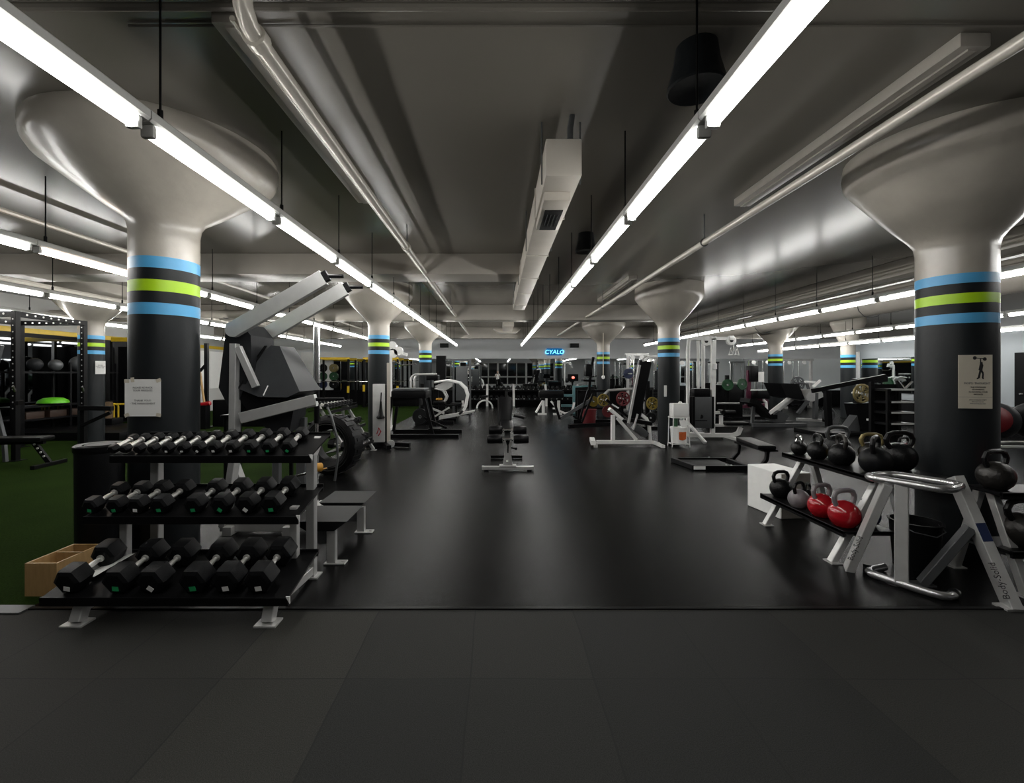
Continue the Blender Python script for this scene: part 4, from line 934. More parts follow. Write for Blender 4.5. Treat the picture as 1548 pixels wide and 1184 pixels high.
# chrome pole and yellow frame by the left wall
t = thing('yellow_rack', 'yellow topped rack with a pale upright by the left wall', 'rack', (-10.4, 13.2, 0))
m = MB(); m.bar((.25, 0, 0), (.25, 0, 2.55), .09, .09, up=(0, 1, 0)); m.build('pale_upright', 'steel', t)
m = MB(); m.bar((-.9, 0, 2.5), (1.1, 0, 2.5), .10, .12); m.build('top_beam', 'yellow', t)
for x in (-.9, 1.1): m = MB(); m.bar((x, 0, 0), (x, 0, 2.45), .08, .08, up=(0, 1, 0)); m.build('upright', 'blackm', t)
m = MB(); m.box((.1, .25, 1.2), (2.0, .1, 2.2)); m.build('back_panel', 'walldk', t)
# sledge hammers and racks between near left column and machine
t = thing('rope_rack', 'black rack post with tools standing before the white boards at the left', 'rack', (-8.15, 12.6, 0))
m = MB(); m.bar((0, 0, 0), (0, 0, 2.35), .09, .09, up=(0, 1, 0)); m.box((0, 0, .01), (.4, .4, .02)); m.build('post', 'blackm', t)
m = MB(); m.rbar([(-.02, 0, 1.75), (-.20, 0, 1.55), (-.25, 0, 1.2)], .06, .06, up=(0, 1, 0)); m.build('arm', 'blackm', t)
t = thing('sledgehammer', 'sledgehammer with a wooden handle standing by the black rack post', 'hammer', (-7.95, 12.2, 0)); MB().tube([(0, 0, .7), (-.12, 0, 1.55)], .028, 8).build('handle', 'wood', t); MB().cyl((-.1, 0, .66), (.16, 0, .70), .06, 12).build('head', 'red', t); MB().bar((0, 0, 0), (0, 0, .64), .2, .2, up=(0, 1, 0)).build('holder', 'blackm', t)
t = thing('medicine_ball', 'green medicine ball on the floor right of the sledgehammer', 'ball', (-7.1, 12.2, 0)); MB().ell((0, 0, .16), (.16, .16, .16), 18).build('ball', 'greenr', t)
t = thing('storage_bin', 'low black bin row under the white boards at the left', 'bin', (-7.3, 12.95, 0)); MB().box((0, 0, .38), (1.5, .5, .76), r=.03).build('body', 'blackm', t); MB().box((.3, -.26, .55), (.22, .03, .10), r=.01).build('yellow_tag', 'yellow', t)
for i, (y, w) in enumerate(((17.3, 1.2), (18.7, 1.2), (20.1, 1.2))):
    o = MB().box((XL+.021, y, 1.65), (.04, w, 1.5), r=.006).build('white_board', 'white'); tag(o, ('nearest', 'middle', 'furthest')[i]+' of three white boards on the left wall', 'board', 'white boards on the left wall')
# ================================================================ centre bench
t = thing('ab_bench', 'black decline bench with silver T-shaped base and four foam rollers, alone in mid aisle', 'bench', (.16, 6.95, 0))
m = MB(); m.rbar([(-.40, 0, .045), (.40, 0, .045)], .075, .05); m.box((-.385, 0, .045), (.03, .08, .055)); m.box((.385, 0, .045), (.03, .08, .055)); m.box((0, .01, .075), (.26, .12, .03), r=.006); bf = m.build('base', 'steel', t)
m = MB()
for x in (-.33, .33): m.box((x, 0, .01), (.07, .06, .02))
m.build('rubber_foot', 'rubber', bf)
m = MB(); m.prism([(-.075, .08), (.075, .08), (.045, .30), (.075, .46), (.035, .46), (.0, .34), (-.035, .46), (-.075, .46), (-.045, .30)], -.03, .04); m.build('post', 'steel', t)
m = MB(); m.bar((0, .0, .16), (0, -.03, .40), .03, .03, up=(0, 1, 0)); m.cyl((0, -.045, .17), (0, -.06, .15), .022, 10); m.build('adjuster', 'chrome', t)
m = MB(); m.tube([(.05, -.02, .36), (.12, -.05, .35)], .014, 8); m.ell((.125, -.055, .35), (.025, .025, .025), 10); m.build('knob', 'blackm', t)
for y, z, w in ((-.10, .50, .23), (.10, .615, .21)):
    m = MB(); m.cyl((-.14, y, z), (.14, y, z), .018, 12); m.cyl((-.075, y, z), (-.055, y, z), .034, 14); m.cyl((.055, y, z), (.075, y, z), .034, 14); m.build('axle', 'chrome', t)
    for s in (-1, 1):
        m = MB(); m.lathe([(.0, 0), (.058, .0), (.066, .012), (.066, w-.012), (.058, w), (0, w)], (s*.085, y, z), (s, 0, 0), n=22); m.build('roller', 'vinyl', t)
m = MB(); m.bar((0, .02, .44), (0, .95, .56), .09, .08); m.bar((0, .95, .56), (0, 1.0, .04), .06, .06, up=(0, 1, 0)); m.bar((-.28, 1.0, .035), (.28, 1.0, .035), .06, .05); m.build('spine', 'blackm', t)
m = MB(); T = Matrix.Translation((0, .60, .62))@Matrix.Rotation(R(14), 4, 'X'); m.box((0, 0, 0), (.22, .42, .07), T, r=.03); m.build('seat_pad', 'vinyl', t)
m = MB(); T = Matrix.Translation((-.03, 1.02, .84))@Matrix.Rotation(R(70), 4, 'X'); m.box((0, 0, 0), (.25, .52, .08), T, r=.035); m.build('back_pad', 'vinyl', t)
m = MB(); m.tube([(.0, 1.09, 1.02), (.0, 1.18, 1.17), (.10, 1.18, 1.19)], .02, 8); m.build('grab_bar', 'blackm', t)
m = MB(); m.tube([(.12, .82, .78), (.30, .82, .74)], .03, 8); m.build('seat_lever', 'blackm', t)

# ================================================================ white press bench, side on, left of the second right column
t = thing('incline_bench', 'white framed machine with a tall narrow black back pad, left of the second right column', 'gym machine', (2.6, 9.3, 0))
def P(px, py, Y=9.3): p = W(px, py, Y); return p
m = WB(); m.bar((2.05, 9.3, .085), (3.18, 9.3, .085), .08, .075); m.rbar([(3.18, 9.3, .085), (3.34, 9.3, .045)], .08, .07); m.bar((3.32, 9.0, .04), (3.32, 9.6, .04), .07, .06); m.build('base_beam', 'whitem', t)
m = WB(); m.bar((1.93, 9.05, .10), (2.02, 9.62, .10), .10, .08); m.cyl((2.0, 9.16, .0), (2.0, 9.16, .10), .04, 10); m.build('front_foot', 'whitem', t)
m = WB(); m.bar(P(926.5, 668), P(926.5, 628), .075, .075, up=(0, 1, 0)); m.build('front_post', 'whitem', t)
m = WB(); m.bar(P(962, 665), P(933, 632), .06, .07, up=(0, 1, 0)); m.build('brace', 'whitem', t)
m = WB(); m.rbar([P(968, 626), P(977, 633), P(981, 643), P(983, 667)], .065, .05, up=(0, 1, 0)); m.build('rear_post', 'whitem', t)
m = WB(); m.bar(P(921, 618), P(940, 634), .16, .06); m.bar(P(924, 611), P(934, 617), .14, .03); m.build('foot_deck', 'whitem', t)
m = WB(); m.bar(P(916, 604), P(952, 633), .10, .05); m.build('seat_frame', 'blackm', t)
pd = WB()
a, b = P(975, 546), P(957, 636)
pd.bar(a, b, .12, .26, up=(1, 0, 0), r=.02); pd.build('back_pad', 'vinyl', t)
m = WB(); m.bar(P(967, 552, 9.12), P(950, 640, 9.12), .03, .05, up=(1, 0, 0)); m.rbar([P(972, 545, 9.12), P(978, 540, 9.2), P(992, 541, 9.3), P(990, 560, 9.35)], .05, .05); m.build('back_frame', 'steel', t)
m = WB(); m.bar(P(950, 634), P(982, 640), .32, .08, up=(0, 0, 1), r=.02); m.build('seat_pad', 'vinyl', t)
m = WB(); T = Matrix.Translation(P(967, 651))@Matrix.Rotation(R(38), 4, 'Y'); m.box((0, 0, 0), (.30, .28, .14), T, r=.02); m.build('lower_pad', 'steel_d', t)
m = WB(); m.bar(P(964, 626, 9.1), P(957, 650, 9.1), .03, .04, up=(0, 1, 0)); m.build('link', 'steel', t)

# ================================================================ towel and wipes stand in front of the second right column
t = thing('wipes_stand', 'white wire stand with a towel box and bucket before the second right column', 'stand', (3.74, 9.28, 0))
m = MB()
for x in (-.17, .17):
    for y in (-.12, .12): m.tube([(x*1.08, y, 0), (x, y, .10), (x*.92, y, .62)], .010, 8)
for z in (.06, .60): m.tube([(-.17, -.12, z), (.17, -.12, z), (.17, .12, z), (-.17, .12, z)], .009, 6, closed=True)
m.build('wire_frame', 'whitem', t)
m = MB(); m.box((0, -.01, .75), (.32, .24, .28), r=.025); bx = m.build('towel_box', 'white', t)
m = MB(); m.prism([(-.04, .55), (.13, .55), (.10, .36), (.02, .34)], -.14, -.125); m.lathe([(.05, .88), (.03, .92), (0, .93)], (.03, 0, 0), n=10); m.build('hanging_sheet', 'paper', bx)
o = MB().lathe([(0, 0), (.15, 0), (.165, .30), (.172, .30), (.172, .33), (.155, .335), (.0, .335)], n=26).build('wipes_bucket', 'white'); o.location = (3.74, 9.28, .072); tag(o, 'white wipes bucket with an orange label on the lower tier of the wire stand', 'bucket')
lb = MB()
for i in range(7):
    a0 = R(250+i*8); lb.add([(.164*math.cos(a0), .164*math.sin(a0), .07+.02*abs(i-3)/3), (.164*math.cos(a0+R(8)), .164*math.sin(a0+R(8)), .07+.02*abs(i-2)/3), (.168*math.cos(a0+R(8)), .168*math.sin(a0+R(8)), .24), (.168*math.cos(a0), .168*math.sin(a0), .25)], [(0, 1, 2, 3)])
M['orangep'] = mat('orange_print', (.62, .13, .03), .5, 0, noise=.35, nscale=18)
lb.build('orange_label', 'orangep', o)
o = MB().lathe([(0, 0), (.045, 0), (.045, .15), (.018, .20), (.018, .23), (0, .23)], n=14).build('spray_bottle', 'greenr'); o.location = (3.68, 9.3, .41); tag(o, 'green spray bottle standing in the middle of the wire stand', 'bottle')
o = MB().box((3.595, 9.565, 1.13), (.10, .02, .24), r=.004).build('paper_tag', 'white'); tag(o, 'small white card fixed to the left side of the second right column', 'card')

# ================================================================ white pulldown tower
t = thing('pulldown_machine', 'tall white pulldown machine with a grey weight stack and low black seat', 'gym machine', (5.0, 10.3, 0))
Y = 10.3
m = WB(); m.tube([P(1040, 655, Y), P(1040, 530, Y)]+[P(1040, 520, Y)+Vector((.02, 0, .07)), P(1044, 513, Y), P(1052, 511, Y), P(1082, 511, Y)], .042, 12); m.build('left_upright', 'whitem', t)
m = WB(); m.bar(P(1077, 657, Y), P(1078.5, 509, Y), .09, .08, up=(0, 1, 0)); m.build('right_upright', 'whitem', t)
m = WB(); m.bar(P(1046, 512, Y), P(1106, 512, Y), .08, .07); m.build('top_beam', 'whitem', t)
m = WB(); m.rbar([P(1040, 658, Y), P(1108, 658, Y), P(1116, 655, Y), P(1120, 646, Y)], .09, .07, up=(0, 1, 0)); m.bar(P(1077, 643, Y), P(1122, 643, Y), .08, .06); m.build('base_frame', 'whitem', t)
m = WB(); m.tube([P(1040, 640, Y), P(1047, 648, 9.9), Vector((4.44, 9.6, .02))], .04, 10); m.tube([P(1040, 640, Y), P(1033, 648, Y), Vector((4.15, 10.5, .02))], .04, 10); m.build('front_foot', 'whitem', t)
m = WB(); m.bar(P(1106, 658, Y), Vector((5.36, 10.3, .02)), .08, .08, up=(0, 1, 0)); m.bar((5.36, 10.0, .03), (5.36, 10.6, .03), .08, .06); m.bar((4.3, 10.9, .04), (5.0, 10.9, .04), .08, .08); m.build('rear_foot', 'whitem', t)
for px in (1055.5, 1063): m = WB(); m.cyl(P(px, 625, Y), P(px, 515, Y), .03 if px < 1060 else .04, 12); m.build('guide_rod', 'whitem', t)
m = WB(); m.box((P(1059.5, 0, Y).x, Y, .62), (.40, .28, .70), r=.015); sh = m.build('stack_shroud', 'steel_d', t)
m = WB(); m.cyl(P(1060, 630, Y-.145), P(1060, 630, Y-.141), .045, 16); m.bar(P(1051, 636, Y-.142), P(1069, 636, Y-.142), .002, .02, up=(0, 0, 1), r=.0005); m.build('printed_badge', 'blackm', sh)
m = WB(); m.box((P(1074, 0, Y).x-.01, Y, .62), (.05, .28, .72)); m.box((P(1045, 0, Y).x, Y, .62), (.05, .28, .72)); m.box((P(1059.5, 0, Y).x, Y+.02, 1.06), (.36, .2, .2), r=.02); m.build('stack_side', 'blackm', t)
for px, py in ((1067, 516), (1105, 515)):
    m = WB(); p = P(px, py, Y-.02); m.lathe([(.04, -.03), (.10, -.03), (.112, -.02), (.10, 0), (.112, .02), (.10, .03), (.04, .03)], p, (0, 1, 0), n=22); m.box((p.x, p.y, p.z+.06), (.11, .09, .1), r=.01); q = m.build('pulley', 'whitem', t)
    m = WB(); m.cyl(p+Vector((0, -.035, 0)), p+Vector((0, .035, 0)), .042, 12); m.build('axle', 'blackm', q)
m = WB()
for dx in (-.06, .02, .08):
    p = P(1109, 529, Y); m.tube([p+Vector((dx, 0, .05)), p+Vector((dx-.05, 0, -.12)), p+Vector((dx+.05, 0, -.12))], .012, 6, closed=True, up=(0, 1, 0))
m.cyl(P(1109, 519, Y), P(1109, 529, Y), .012, 8); m.build('hand_grip', 'whitem', t)
m = WB(); p = P(1110, 640, Y); m.box((p.x, p.y, p.z), (.54, .34, .075), r=.03); m.build('seat', 'vinyl', t)
m = WB(); m.bar(P(1090, 642, Y), P(1090, 628, Y), .07, .06, up=(0, 1, 0)); m.bar(P(1078, 624, Y), P(1096, 624, Y), .07, .06); m.build('thigh_post', 'whitem', t)
m = WB(); p = P(1103, 624, Y); m.cyl(p+Vector((-.14, -.0, 0)), p+Vector((.12, 0, 0)), .06, 16); m.cyl(p+Vector((-.19, -.1, .02)), p+Vector((-.19, .1, .02)), .05, 14); m.build('thigh_roller', 'vinyl', t)
m = WB(); p = P(1081.5, 554, Y-.05); m.box((p.x, p.y, p.z), (.07, .03, .13), r=.005); m.build('label_plate', 'white', t)

# ================================================================ low hip bench with a frame on the floor
t = thing('hip_bench', 'low black bench with a pale-edged pad and a floor frame reaching left', 'bench', (4.1, 7.3, 0))
m = WB(); T = Matrix.Translation((4.16, 7.27, .375))@Matrix.Rotation(R(-9), 4, 'Z'); m.box((0, 0, 0), (.27, .92, .075), T, r=.03); m.build('pad', 'vinyl', t)
m = WB(); m.box((4.16, 7.27, .325), (.22, .85, .03)); m.build('pad_board', 'blackm', t)
for y, xx in ((6.99, 4.20), (7.62, 4.10)):
    m = WB(); m.rbar([(xx, y, .32), (xx-.02, y, .16), (xx-.12, y, .045)], .05, .05, up=(0, 1, 0)); m.build('leg', 'blackm', t)
for y, x1 in ((6.98, 4.1), (7.65, 4.0)): m = WB(); m.bar((3.05, y, .04), (x1, y, .04), .07, .07); m.build('frame_rail', 'blackm', t)
m = WB(); m.bar((3.07, 7.0, .04), (2.98, 7.63, .04), .08, .07); m.bar((3.9, 6.98, .04), (3.9, 7.64, .04), .06, .05); m.box((3.4, 7.31, .035), (.62, .6, .03), r=.008); m.build('foot_deck', 'rubber', t)
m = WB(); m.box((3.12, 6.942, .045), (.18, .006, .05)); m.build('label_plate', 'white', t)
m = WB()
for x, y in ((3.55, 6.98), (3.63, 6.98), (3.6, 7.65)): m.cyl((x, y, .075), (x, y, .085), .014, 8)
m.build('bolt', 'steel', t)

# ================================================================ leg press sled, further right
t = thing('leg_press', 'leg press with a black plate, pale sloping rails and curved black seat', 'gym machine', (8.6, 13.2, 0))
Y = 13.0
def Q(px, py, dy=0): return W(px, py, Y+dy)
for dy in (-.25, .35): m = WB(); m.bar(Q(1166+dy*12, 625, dy), Q(1206+dy*10, 594, dy), .06, .09); m.build('rail', 'whitem', t)
m = WB(); m.prism([p.xz for p in (Q(1168, 579), Q(1195, 580), Q(1204, 602), Q(1199, 604), Q(1178, 600))], Y-.35, Y+.45); m.build('foot_plate', 'blackm', t)
m = WB(); m.sweep([Q(1126, 605), Q(1138, 609), Q(1150, 620), Q(1160, 629), Q(1167, 629)], [(-.26, -.06), (.26, -.06), (.26, .06), (-.26, .06)]); m.build('seat', 'vinyl', t)
m = WB(); m.bar(Q(1137, 640), Q(1139, 615), .08, .08, up=(0, 1, 0)); m.bar((7.2, Y-.3, .05), (8.7, Y-.3, .05), .1, .1); m.bar((7.2, Y+.3, .05), (8.7, Y+.3, .05), .1, .1); m.prism([p.xz for p in (Q(1160, 628), Q(1172, 620), Q(1186, 628), Q(1180, 637), Q(1165, 637))], Y-.2, Y+.2); m.build('base', 'steel_d', t)
m = WB(); m.prism([p.xz for p in (Q(1204, 598), Q(1212, 588), Q(1226, 590), Q(1232, 598), Q(1214, 606), Q(1206, 604))], Y-.4, Y+.4); m.build('carriage', 'steel', t)
for dy in (-.35, .35): m = WB(); m.bar(Q(1232, 634, dy), Q(1233, 594, dy), .10, .10, up=(0, 1, 0)); m.bar(Q(1206, 625, dy), Q(1226, 600, dy), .08, .08, up=(0, 1, 0)); m.build('upright', 'steel_d', t)
m = WB(); m.bar(Q(1229, 585), Q(1240, 575), .05, .06); m.bar(Q(1217, 577), Q(1232, 578), .10, .05); m.build('handle', 'whitem', t)
m = WB(); m.bar(Q(1205, 634, .3), Q(1245, 636, .3), .1, .08); m.build('rear_foot', 'steel', t)
for (px, py, r, mt, lab) in ((1253, 627, .19, 'steel_d', 'grey plate on the lower peg behind the leg press'), (1206, 580, .22, 'steel_d', 'grey plate on the far side of the leg press carriage')):
    o = put_plate(r, .05, mt, Q(px, py, -.55 if px > 1220 else .6), R(4), lab, 'plates on the leg machines', holes=5)
    if px < 1220: q = Q(px, py, .65); m = WB(); m.cyl(q, (q.x, 13.2, q.z), .025, 8); m.bar((q.x, 13.25, q.z), (q.x+.1, 13.25, .9), .06, .06, up=(0, 1, 0)); m.build('plate_arm', 'steel_d', t)
m = WB(); m.bar(Q(1253, 627, -.6), Q(1248, 627, .1), .05, .05); m.bar(Q(1246, 638, .1), Q(1249, 595, .1), .08, .08, up=(0, 1, 0)); m.build('plate_peg', 'blackm', t)
# black lever row with a big grey plate
t = thing('lever_row', 'black lever machine with a long rising bar, right of the leg press', 'gym machine', (9.0, 11.4, 0))
Y = 11.2
m = WB(); m.bar(Q(1228, 591, -1.8), Q(1338, 569, -1.8), .07, .09); m.build('lever', 'blackm', t)
m = WB(); m.prism([p.xz for p in (W(1293, 573, Y), W(1336, 569, Y), W(1336, 577, Y), W(1296, 581, Y))], Y-.12, Y+.12); m.build('lever_head', 'blackm', t)
m = WB(); m.bar(W(1250, 590, Y), W(1253, 645, Y), .12, .12, up=(0, 1, 0)); m.build('support_post', 'blackm', t)
m = WB(); m.bar(W(1295, 660, Y), W(1297, 595, Y), .14, .12, up=(0, 1, 0)); m.prism([p.xz for p in (W(1285, 610, Y), W(1335, 606, Y), W(1340, 660, Y), W(1296, 660, Y))], Y-.2, Y+.2); m.build('frame', 'blackm', t)
m = WB(); m.prism([p.xz for p in (W(1272, 650, Y), W(1293, 622, Y), W(1293, 652, Y))], Y-.15, Y+.1); m.build('side_plate', 'steel_d', t)
m = WB(); m.box((8.75, Y+.1, .04), (1.9, 1.1, .08), r=.01); m.build('floor_base', 'blackm', t)
m = WB(); m.box((W(1304, 633, Y).x, Y-.22, W(1304, 633, Y).z), (.16, .02, .05)); m.build('label_plate', 'white', t)
put_plate(.235, .05, 'bronze', W(1303, 595, Y-.25), R(6), 'brownish grey plate with six holes on the black lever machine', 'plates on the leg machines', holes=6); q = W(1303, 595, Y-.3); WB().cyl(q, (q.x, Y, q.z), .025, 8).build('plate_peg', 'steel', t)
o = MB().prism([p.xz for p in (W(1317, 594, Y), W(1327, 597, Y), W(1326, 604, Y), W(1317, 607, Y))], Y-.2, Y-.1).build('towel', 'white'); tag(o, 'small white towel hanging beside the brownish plate', 'towel')
put_plate(.2, .05, 'greenr', W(1343, 583, Y+.3), R(20), 'green plate leaning above the drawers by the right column', 'plates on the leg machines', holes=0); q = W(1343, 583, Y+.25); m = WB(); m.cyl(q, (q.x, Y+.4, q.z), .025, 8); m.bar((q.x, Y+.42, 0), (q.x, Y+.42, q.z+.05), .06, .06, up=(0, 1, 0)); m.build('rear_post', 'blackm', t)
# drawer-like tiered rack left of the right column
t = thing('tiered_rack', 'black rack with pale shelf edges just left of the right column', 'rack', (8.3, 9.3, 0))
Y = 9.2
for py in (590, 609, 625, 642):
    p = W(1366, py, Y); m = WB(); m.box((p.x, Y+.25, p.z), (.52, .5, .05)); sh = m.build('shelf', 'blackm', t); m = WB(); m.box((p.x, Y-.006, p.z+.012), (.50, .012, .035)); m.build('edge', 'steel', sh)
for px in (1345, 1388): p = W(px, 600, Y); m = WB(); m.bar((p.x, Y+.45, 0), (p.x, Y+.45, 1.35), .07, .07, up=(0, 1, 0)); m.bar((p.x, Y+.05, 0), (p.x, Y+.05, 1.18), .05, .05, up=(0, 1, 0)); m.build('post', 'blackm', t)
m = WB(); m.box((W(1366, 0, Y).x, Y+.47, .65), (.5, .02, 1.25)); m.build('back_panel', 'walldk', t)
o = WB(); o.bar(W(1357, 575, Y+.2), W(1367, 588, Y+.2), .03, .04, up=(0, 1, 0)); o.bar(W(1379, 577, Y+.2), W(1368, 588, Y+.2), .03, .04, up=(0, 1, 0)); o = o.build('v_bar', 'chrome'); tag(o, 'pale V-shaped cable handle on top of the tiered rack', 'handle')
# burgundy machine
t = thing('curl_machine', 'burgundy framed machine beyond the pulldown seat', 'gym machine', (8.4, 15.2, 0))
Y = 15.2
m = WB(); m.bar(W(1131, 615, Y), W(1132, 560, Y), .12, .10, up=(0, 1, 0)); m.bar(W(1118, 615, Y), W(1160, 612, Y), .10, .10); m.rbar([W(1144, 600, Y), W(1158, 607, Y), W(1157, 618, Y)], .12, .08, up=(0, 1, 0)); m.build('frame', 'burg', t)
m = WB(); m.bar(W(1112, 620, Y), W(1112, 588, Y), .08, .08, up=(0, 1, 0)); m.bar(W(1112, 588, Y), W(1126, 585, Y), .08, .08); m.box((W(1140, 0, Y).x, Y, .04), (1.1, .7, .08)); m.build('dark_frame', 'blackm', t)
m = WB(); m.box((W(1147, 596, Y).x, Y-.1, W(1147, 596, Y).z), (.4, .4, .28), r=.04); m.box((W(1137, 550, Y).x, Y, W(1137, 565, Y).z), (.28, .3, .55), r=.03); m.build('pad', 'vinyl', t)
m = WB(); m.tube([W(1153, 594, Y-.2), W(1155, 606, Y-.2), W(1158, 608, Y-.2), W(1159, 620, Y-.2)], .04, 8); m.tube([W(1135, 590, Y-.2), W(1160, 590, Y-.2)], .025, 8); m.build('white_arm', 'whitem', t)
m = WB(); m.box((W(1145.5, 570, Y).x, Y-.2, W(1145.5, 570, Y).z), (.18, .02, .34)); m.build('instruction_card', 'white', t)
# dark bank of machines between pulldown and burgundy machine, with a green plate
t = thing('plate_tree', 'black plate holder with green plates behind the pulldown machine', 'rack', (7.4, 14.5, 0))
m = MB(); m.bar((0, 0, 0), (0, 0, 1.45), .10, .10, up=(0, 1, 0)); m.bar((-.5, 0, .05), (.5, 0, .05), .10, .10); m.bar((0, -.35, .05), (0, .35, .05), .10, .10); m.box((0, .3, .6), (1.3, .08, 1.2), r=.02); m.build('stand', 'blackm', t)
for z in (.55, 1.2): m = MB(); m.cyl((-.35, -.08, z), (.35, -.08, z), .03, 10); m.build('peg', 'steel', t)
for i, (px, py) in enumerate(((1100, 582), (1122, 581))): put_plate(.18, .05, 'greenr', W(px, py, 14.1), R(15*i), ('left', 'right')[i]+' of two green plates high on the black holder behind the pulldown', 'green plates behind the pulldown'); q = W(px, py, 14.06); WB().cyl(q, (q.x, 14.78, q.z), .02, 8).build('plate_peg', 'steel', t)
# ================================================================ plate machines in the middle right
t = thing('row_machine', 'black A-framed lever machine with coloured plates right of the aisle', 'gym machine', (2.6, 13.0, 0))
Y = 12.6
m = WB(); m.bar(W(846, 634, Y), W(896, 603, Y), .07, .09); m.build('main_beam', 'steel_d', t)
m = WB(); m.bar(W(876, 636, Y), W(889, 590, Y), .05, .07, up=(0, 1, 0)); m.bar(W(896, 596, Y), W(880, 638, Y-.1), .05, .07, up=(0, 1, 0)); m.bar(W(866, 629, Y), W(878, 636, Y), .05, .05); m.build('a_frame', 'blackm', t)
m = WB(); m.bar(W(838, 608, Y), W(846, 634, Y), .07, .08, up=(0, 1, 0)); m.rbar([W(890, 600, Y), W(893, 560, Y), W(897, 540, Y)], .07, .07, up=(0, 1, 0)); m.bar(W(880, 575, Y), W(898, 576, Y), .3, .06); m.bar((2.0, Y, .04), (3.3, Y+.5, .04), .09, .08); m.build('upright', 'blackm', t)
m = WB(); m.box((W(889, 560, Y).x, Y, W(889, 560, Y).z), (.20, .3, .35), r=.05); m.build('chest_pad', 'vinyl', t)
t2 = thing('plate_rack', 'low black rack holding coloured plates in front of the third right column', 'rack', (3.0, 13.6, 0))
m = MB(); m.bar((-.7, 0, .06), (.9, 0, .06), .1, .1); m.bar((-.55, 0, .06), (-.55, 0, 1.0), .08, .08, up=(0, 1, 0)); m.bar((.75, 0, .06), (.75, 0, 1.05), .08, .08, up=(0, 1, 0)); m.bar((-.55, 0, .95), (.75, 0, 1.0), .08, .08); m.bar((-.6, 0, .45), (.8, 0, .45), .06, .06); m.build('frame', 'blackm', t2)
m = MB(); m.tube([(.20, -.05, .85), (.35, -.05, 1.0), (1.2, -.05, 1.05)], .04, 10); m.build('handle_bar', 'steel', t2)
gp = 'coloured plates right of the aisle'; pegs = []
for (px, py, r, mt, Yp, lab, hs) in ((912, 605, .185, 'yellowr', 13.3, 'yellow plate with cutouts, left of the red one', 6), (897, 607, .16, 'yellowr', 13.75, 'yellow plate half hidden behind the black A-frame', 0), (942, 603, .215, 'redr', 13.2, 'large red plate with cutouts right of the aisle', 6),
                                    (986, 610, .17, 'yellowr', 12.0, 'yellow plate with cutouts beside the second right column', 6), (919, 622, .18, 'redr', 13.4, 'dark red plate low in front of the third right column', 0), (984, 632, .15, 'rubber', 11.8, 'black plate low beside the second right column', 0), (950, 565, .16, 'bluer', 14.0, 'navy plate on the upper bar right of the third right column', 0)):
    put_plate(r, .05, mt, W(px, py, Yp), R(12), lab, gp, holes=hs, hub='blackm'); q = W(px, py, Yp-.05)
    if px < 970: WB().cyl(q, (q.x, 13.62, q.z), .02, 8).build('plate_peg', 'steel', t2)
    else: pegs.append(q)
o = MB().lathe([(0, 0), (.18, 0), (.21, .42), (.22, .42), (.22, .45), (.19, .45), (.17, .05), (0, .05)], n=26).build('red_tub', 'redr'); o.location = (2.72, 13.35, 0.0); tag(o, 'red tub on the floor behind the black A-frame', 'tub')
t = thing('plate_tree', 'black post with plate pegs beside the second right column', 'rack', (4.05, 12.15, 0)); m = MB(); m.bar((0, 0, 0), (0, 0, 1.3), .1, .1, up=(0, 1, 0)); m.bar((-.3, 0, .04), (.3, 0, .04), .1, .08); m.build('post', 'blackm', t)
for q in pegs: WB().cyl(q, (q.x, 12.2, q.z), .02, 8).build('plate_peg', 'steel', t)
# white low bench and teal machine
t = thing('preacher_bench', 'small white framed bench in front of the teal machine', 'bench', (1.95, 16.4, 0))
m = MB()
for x in (-.28, .28): m.bar((x, 0, .04), (x, 0, .52), .10, .08, up=(0, 1, 0)); m.bar((x-.2, 0, .03), (x+.12, 0, .03), .10, .06)
m.bar((-.28, .2, .5), (-.55, .0, .08), .06, .06); m.rbar([(.0, 0, .5), (.3, -.1, .15), (.5, -.1, .06), (.75, -.1, .10), (.85, 0, .45)], .07, .06, up=(0, 1, 0)); m.build('frame', 'whitem', t)
m = MB(); m.box((0, 0, .75), (.9, .45, .28), r=.06); m.build('pad', 'vinyl', t); m = MB(); m.box((.15, -.25, .25), (.22, .1, .05)); m.build('label_plate', 'white', t)
t = thing('teal_machine', 'teal framed machine with a black body, right of the aisle near the back', 'gym machine', (2.85, 17.2, 0))
m = MB()
for z in (.30, .68): m.bar((-.45, -.3, z), (.0, -.3, z), .10, .09)
m.bar((.02, -.3, 0), (.02, -.3, 1.05), .09, .09, up=(0, 1, 0)); m.bar((.02, -.3, 1.0), (.7, -.3, 1.05), .06, .06); m.build('frame', 'teal', t)
m = MB(); m.box((.45, 0, .52), (.75, .6, 1.0), r=.04); m.build('body', 'blackm', t)
m = MB(); m.box((.02, -.1, 1.35), (.40, .08, .26), r=.02); m.bar((.02, 0, .9), (.02, 0, 1.3), .06, .06, up=(0, 1, 0)); sc_ = m.build('console', 'blackm', t)
MB().ell((.02, -.15, 1.35), (.06, .012, .05), 12).build('red_display', 'ledred', sc_)
# hanging pull cord with a white ball at the third right column
t = thing('pull_rope', 'pale cord with a white ball hanging before the third right column', 'rope', (3.62, 15.4, 0)); MB().cyl((0, 0, 1.42), (0, 0, 2.95), .014, 8).build('cord', 'cream', t); MB().ell((0, 0, 1.38), (.06, .06, .07), 14).build('ball', 'white', t)
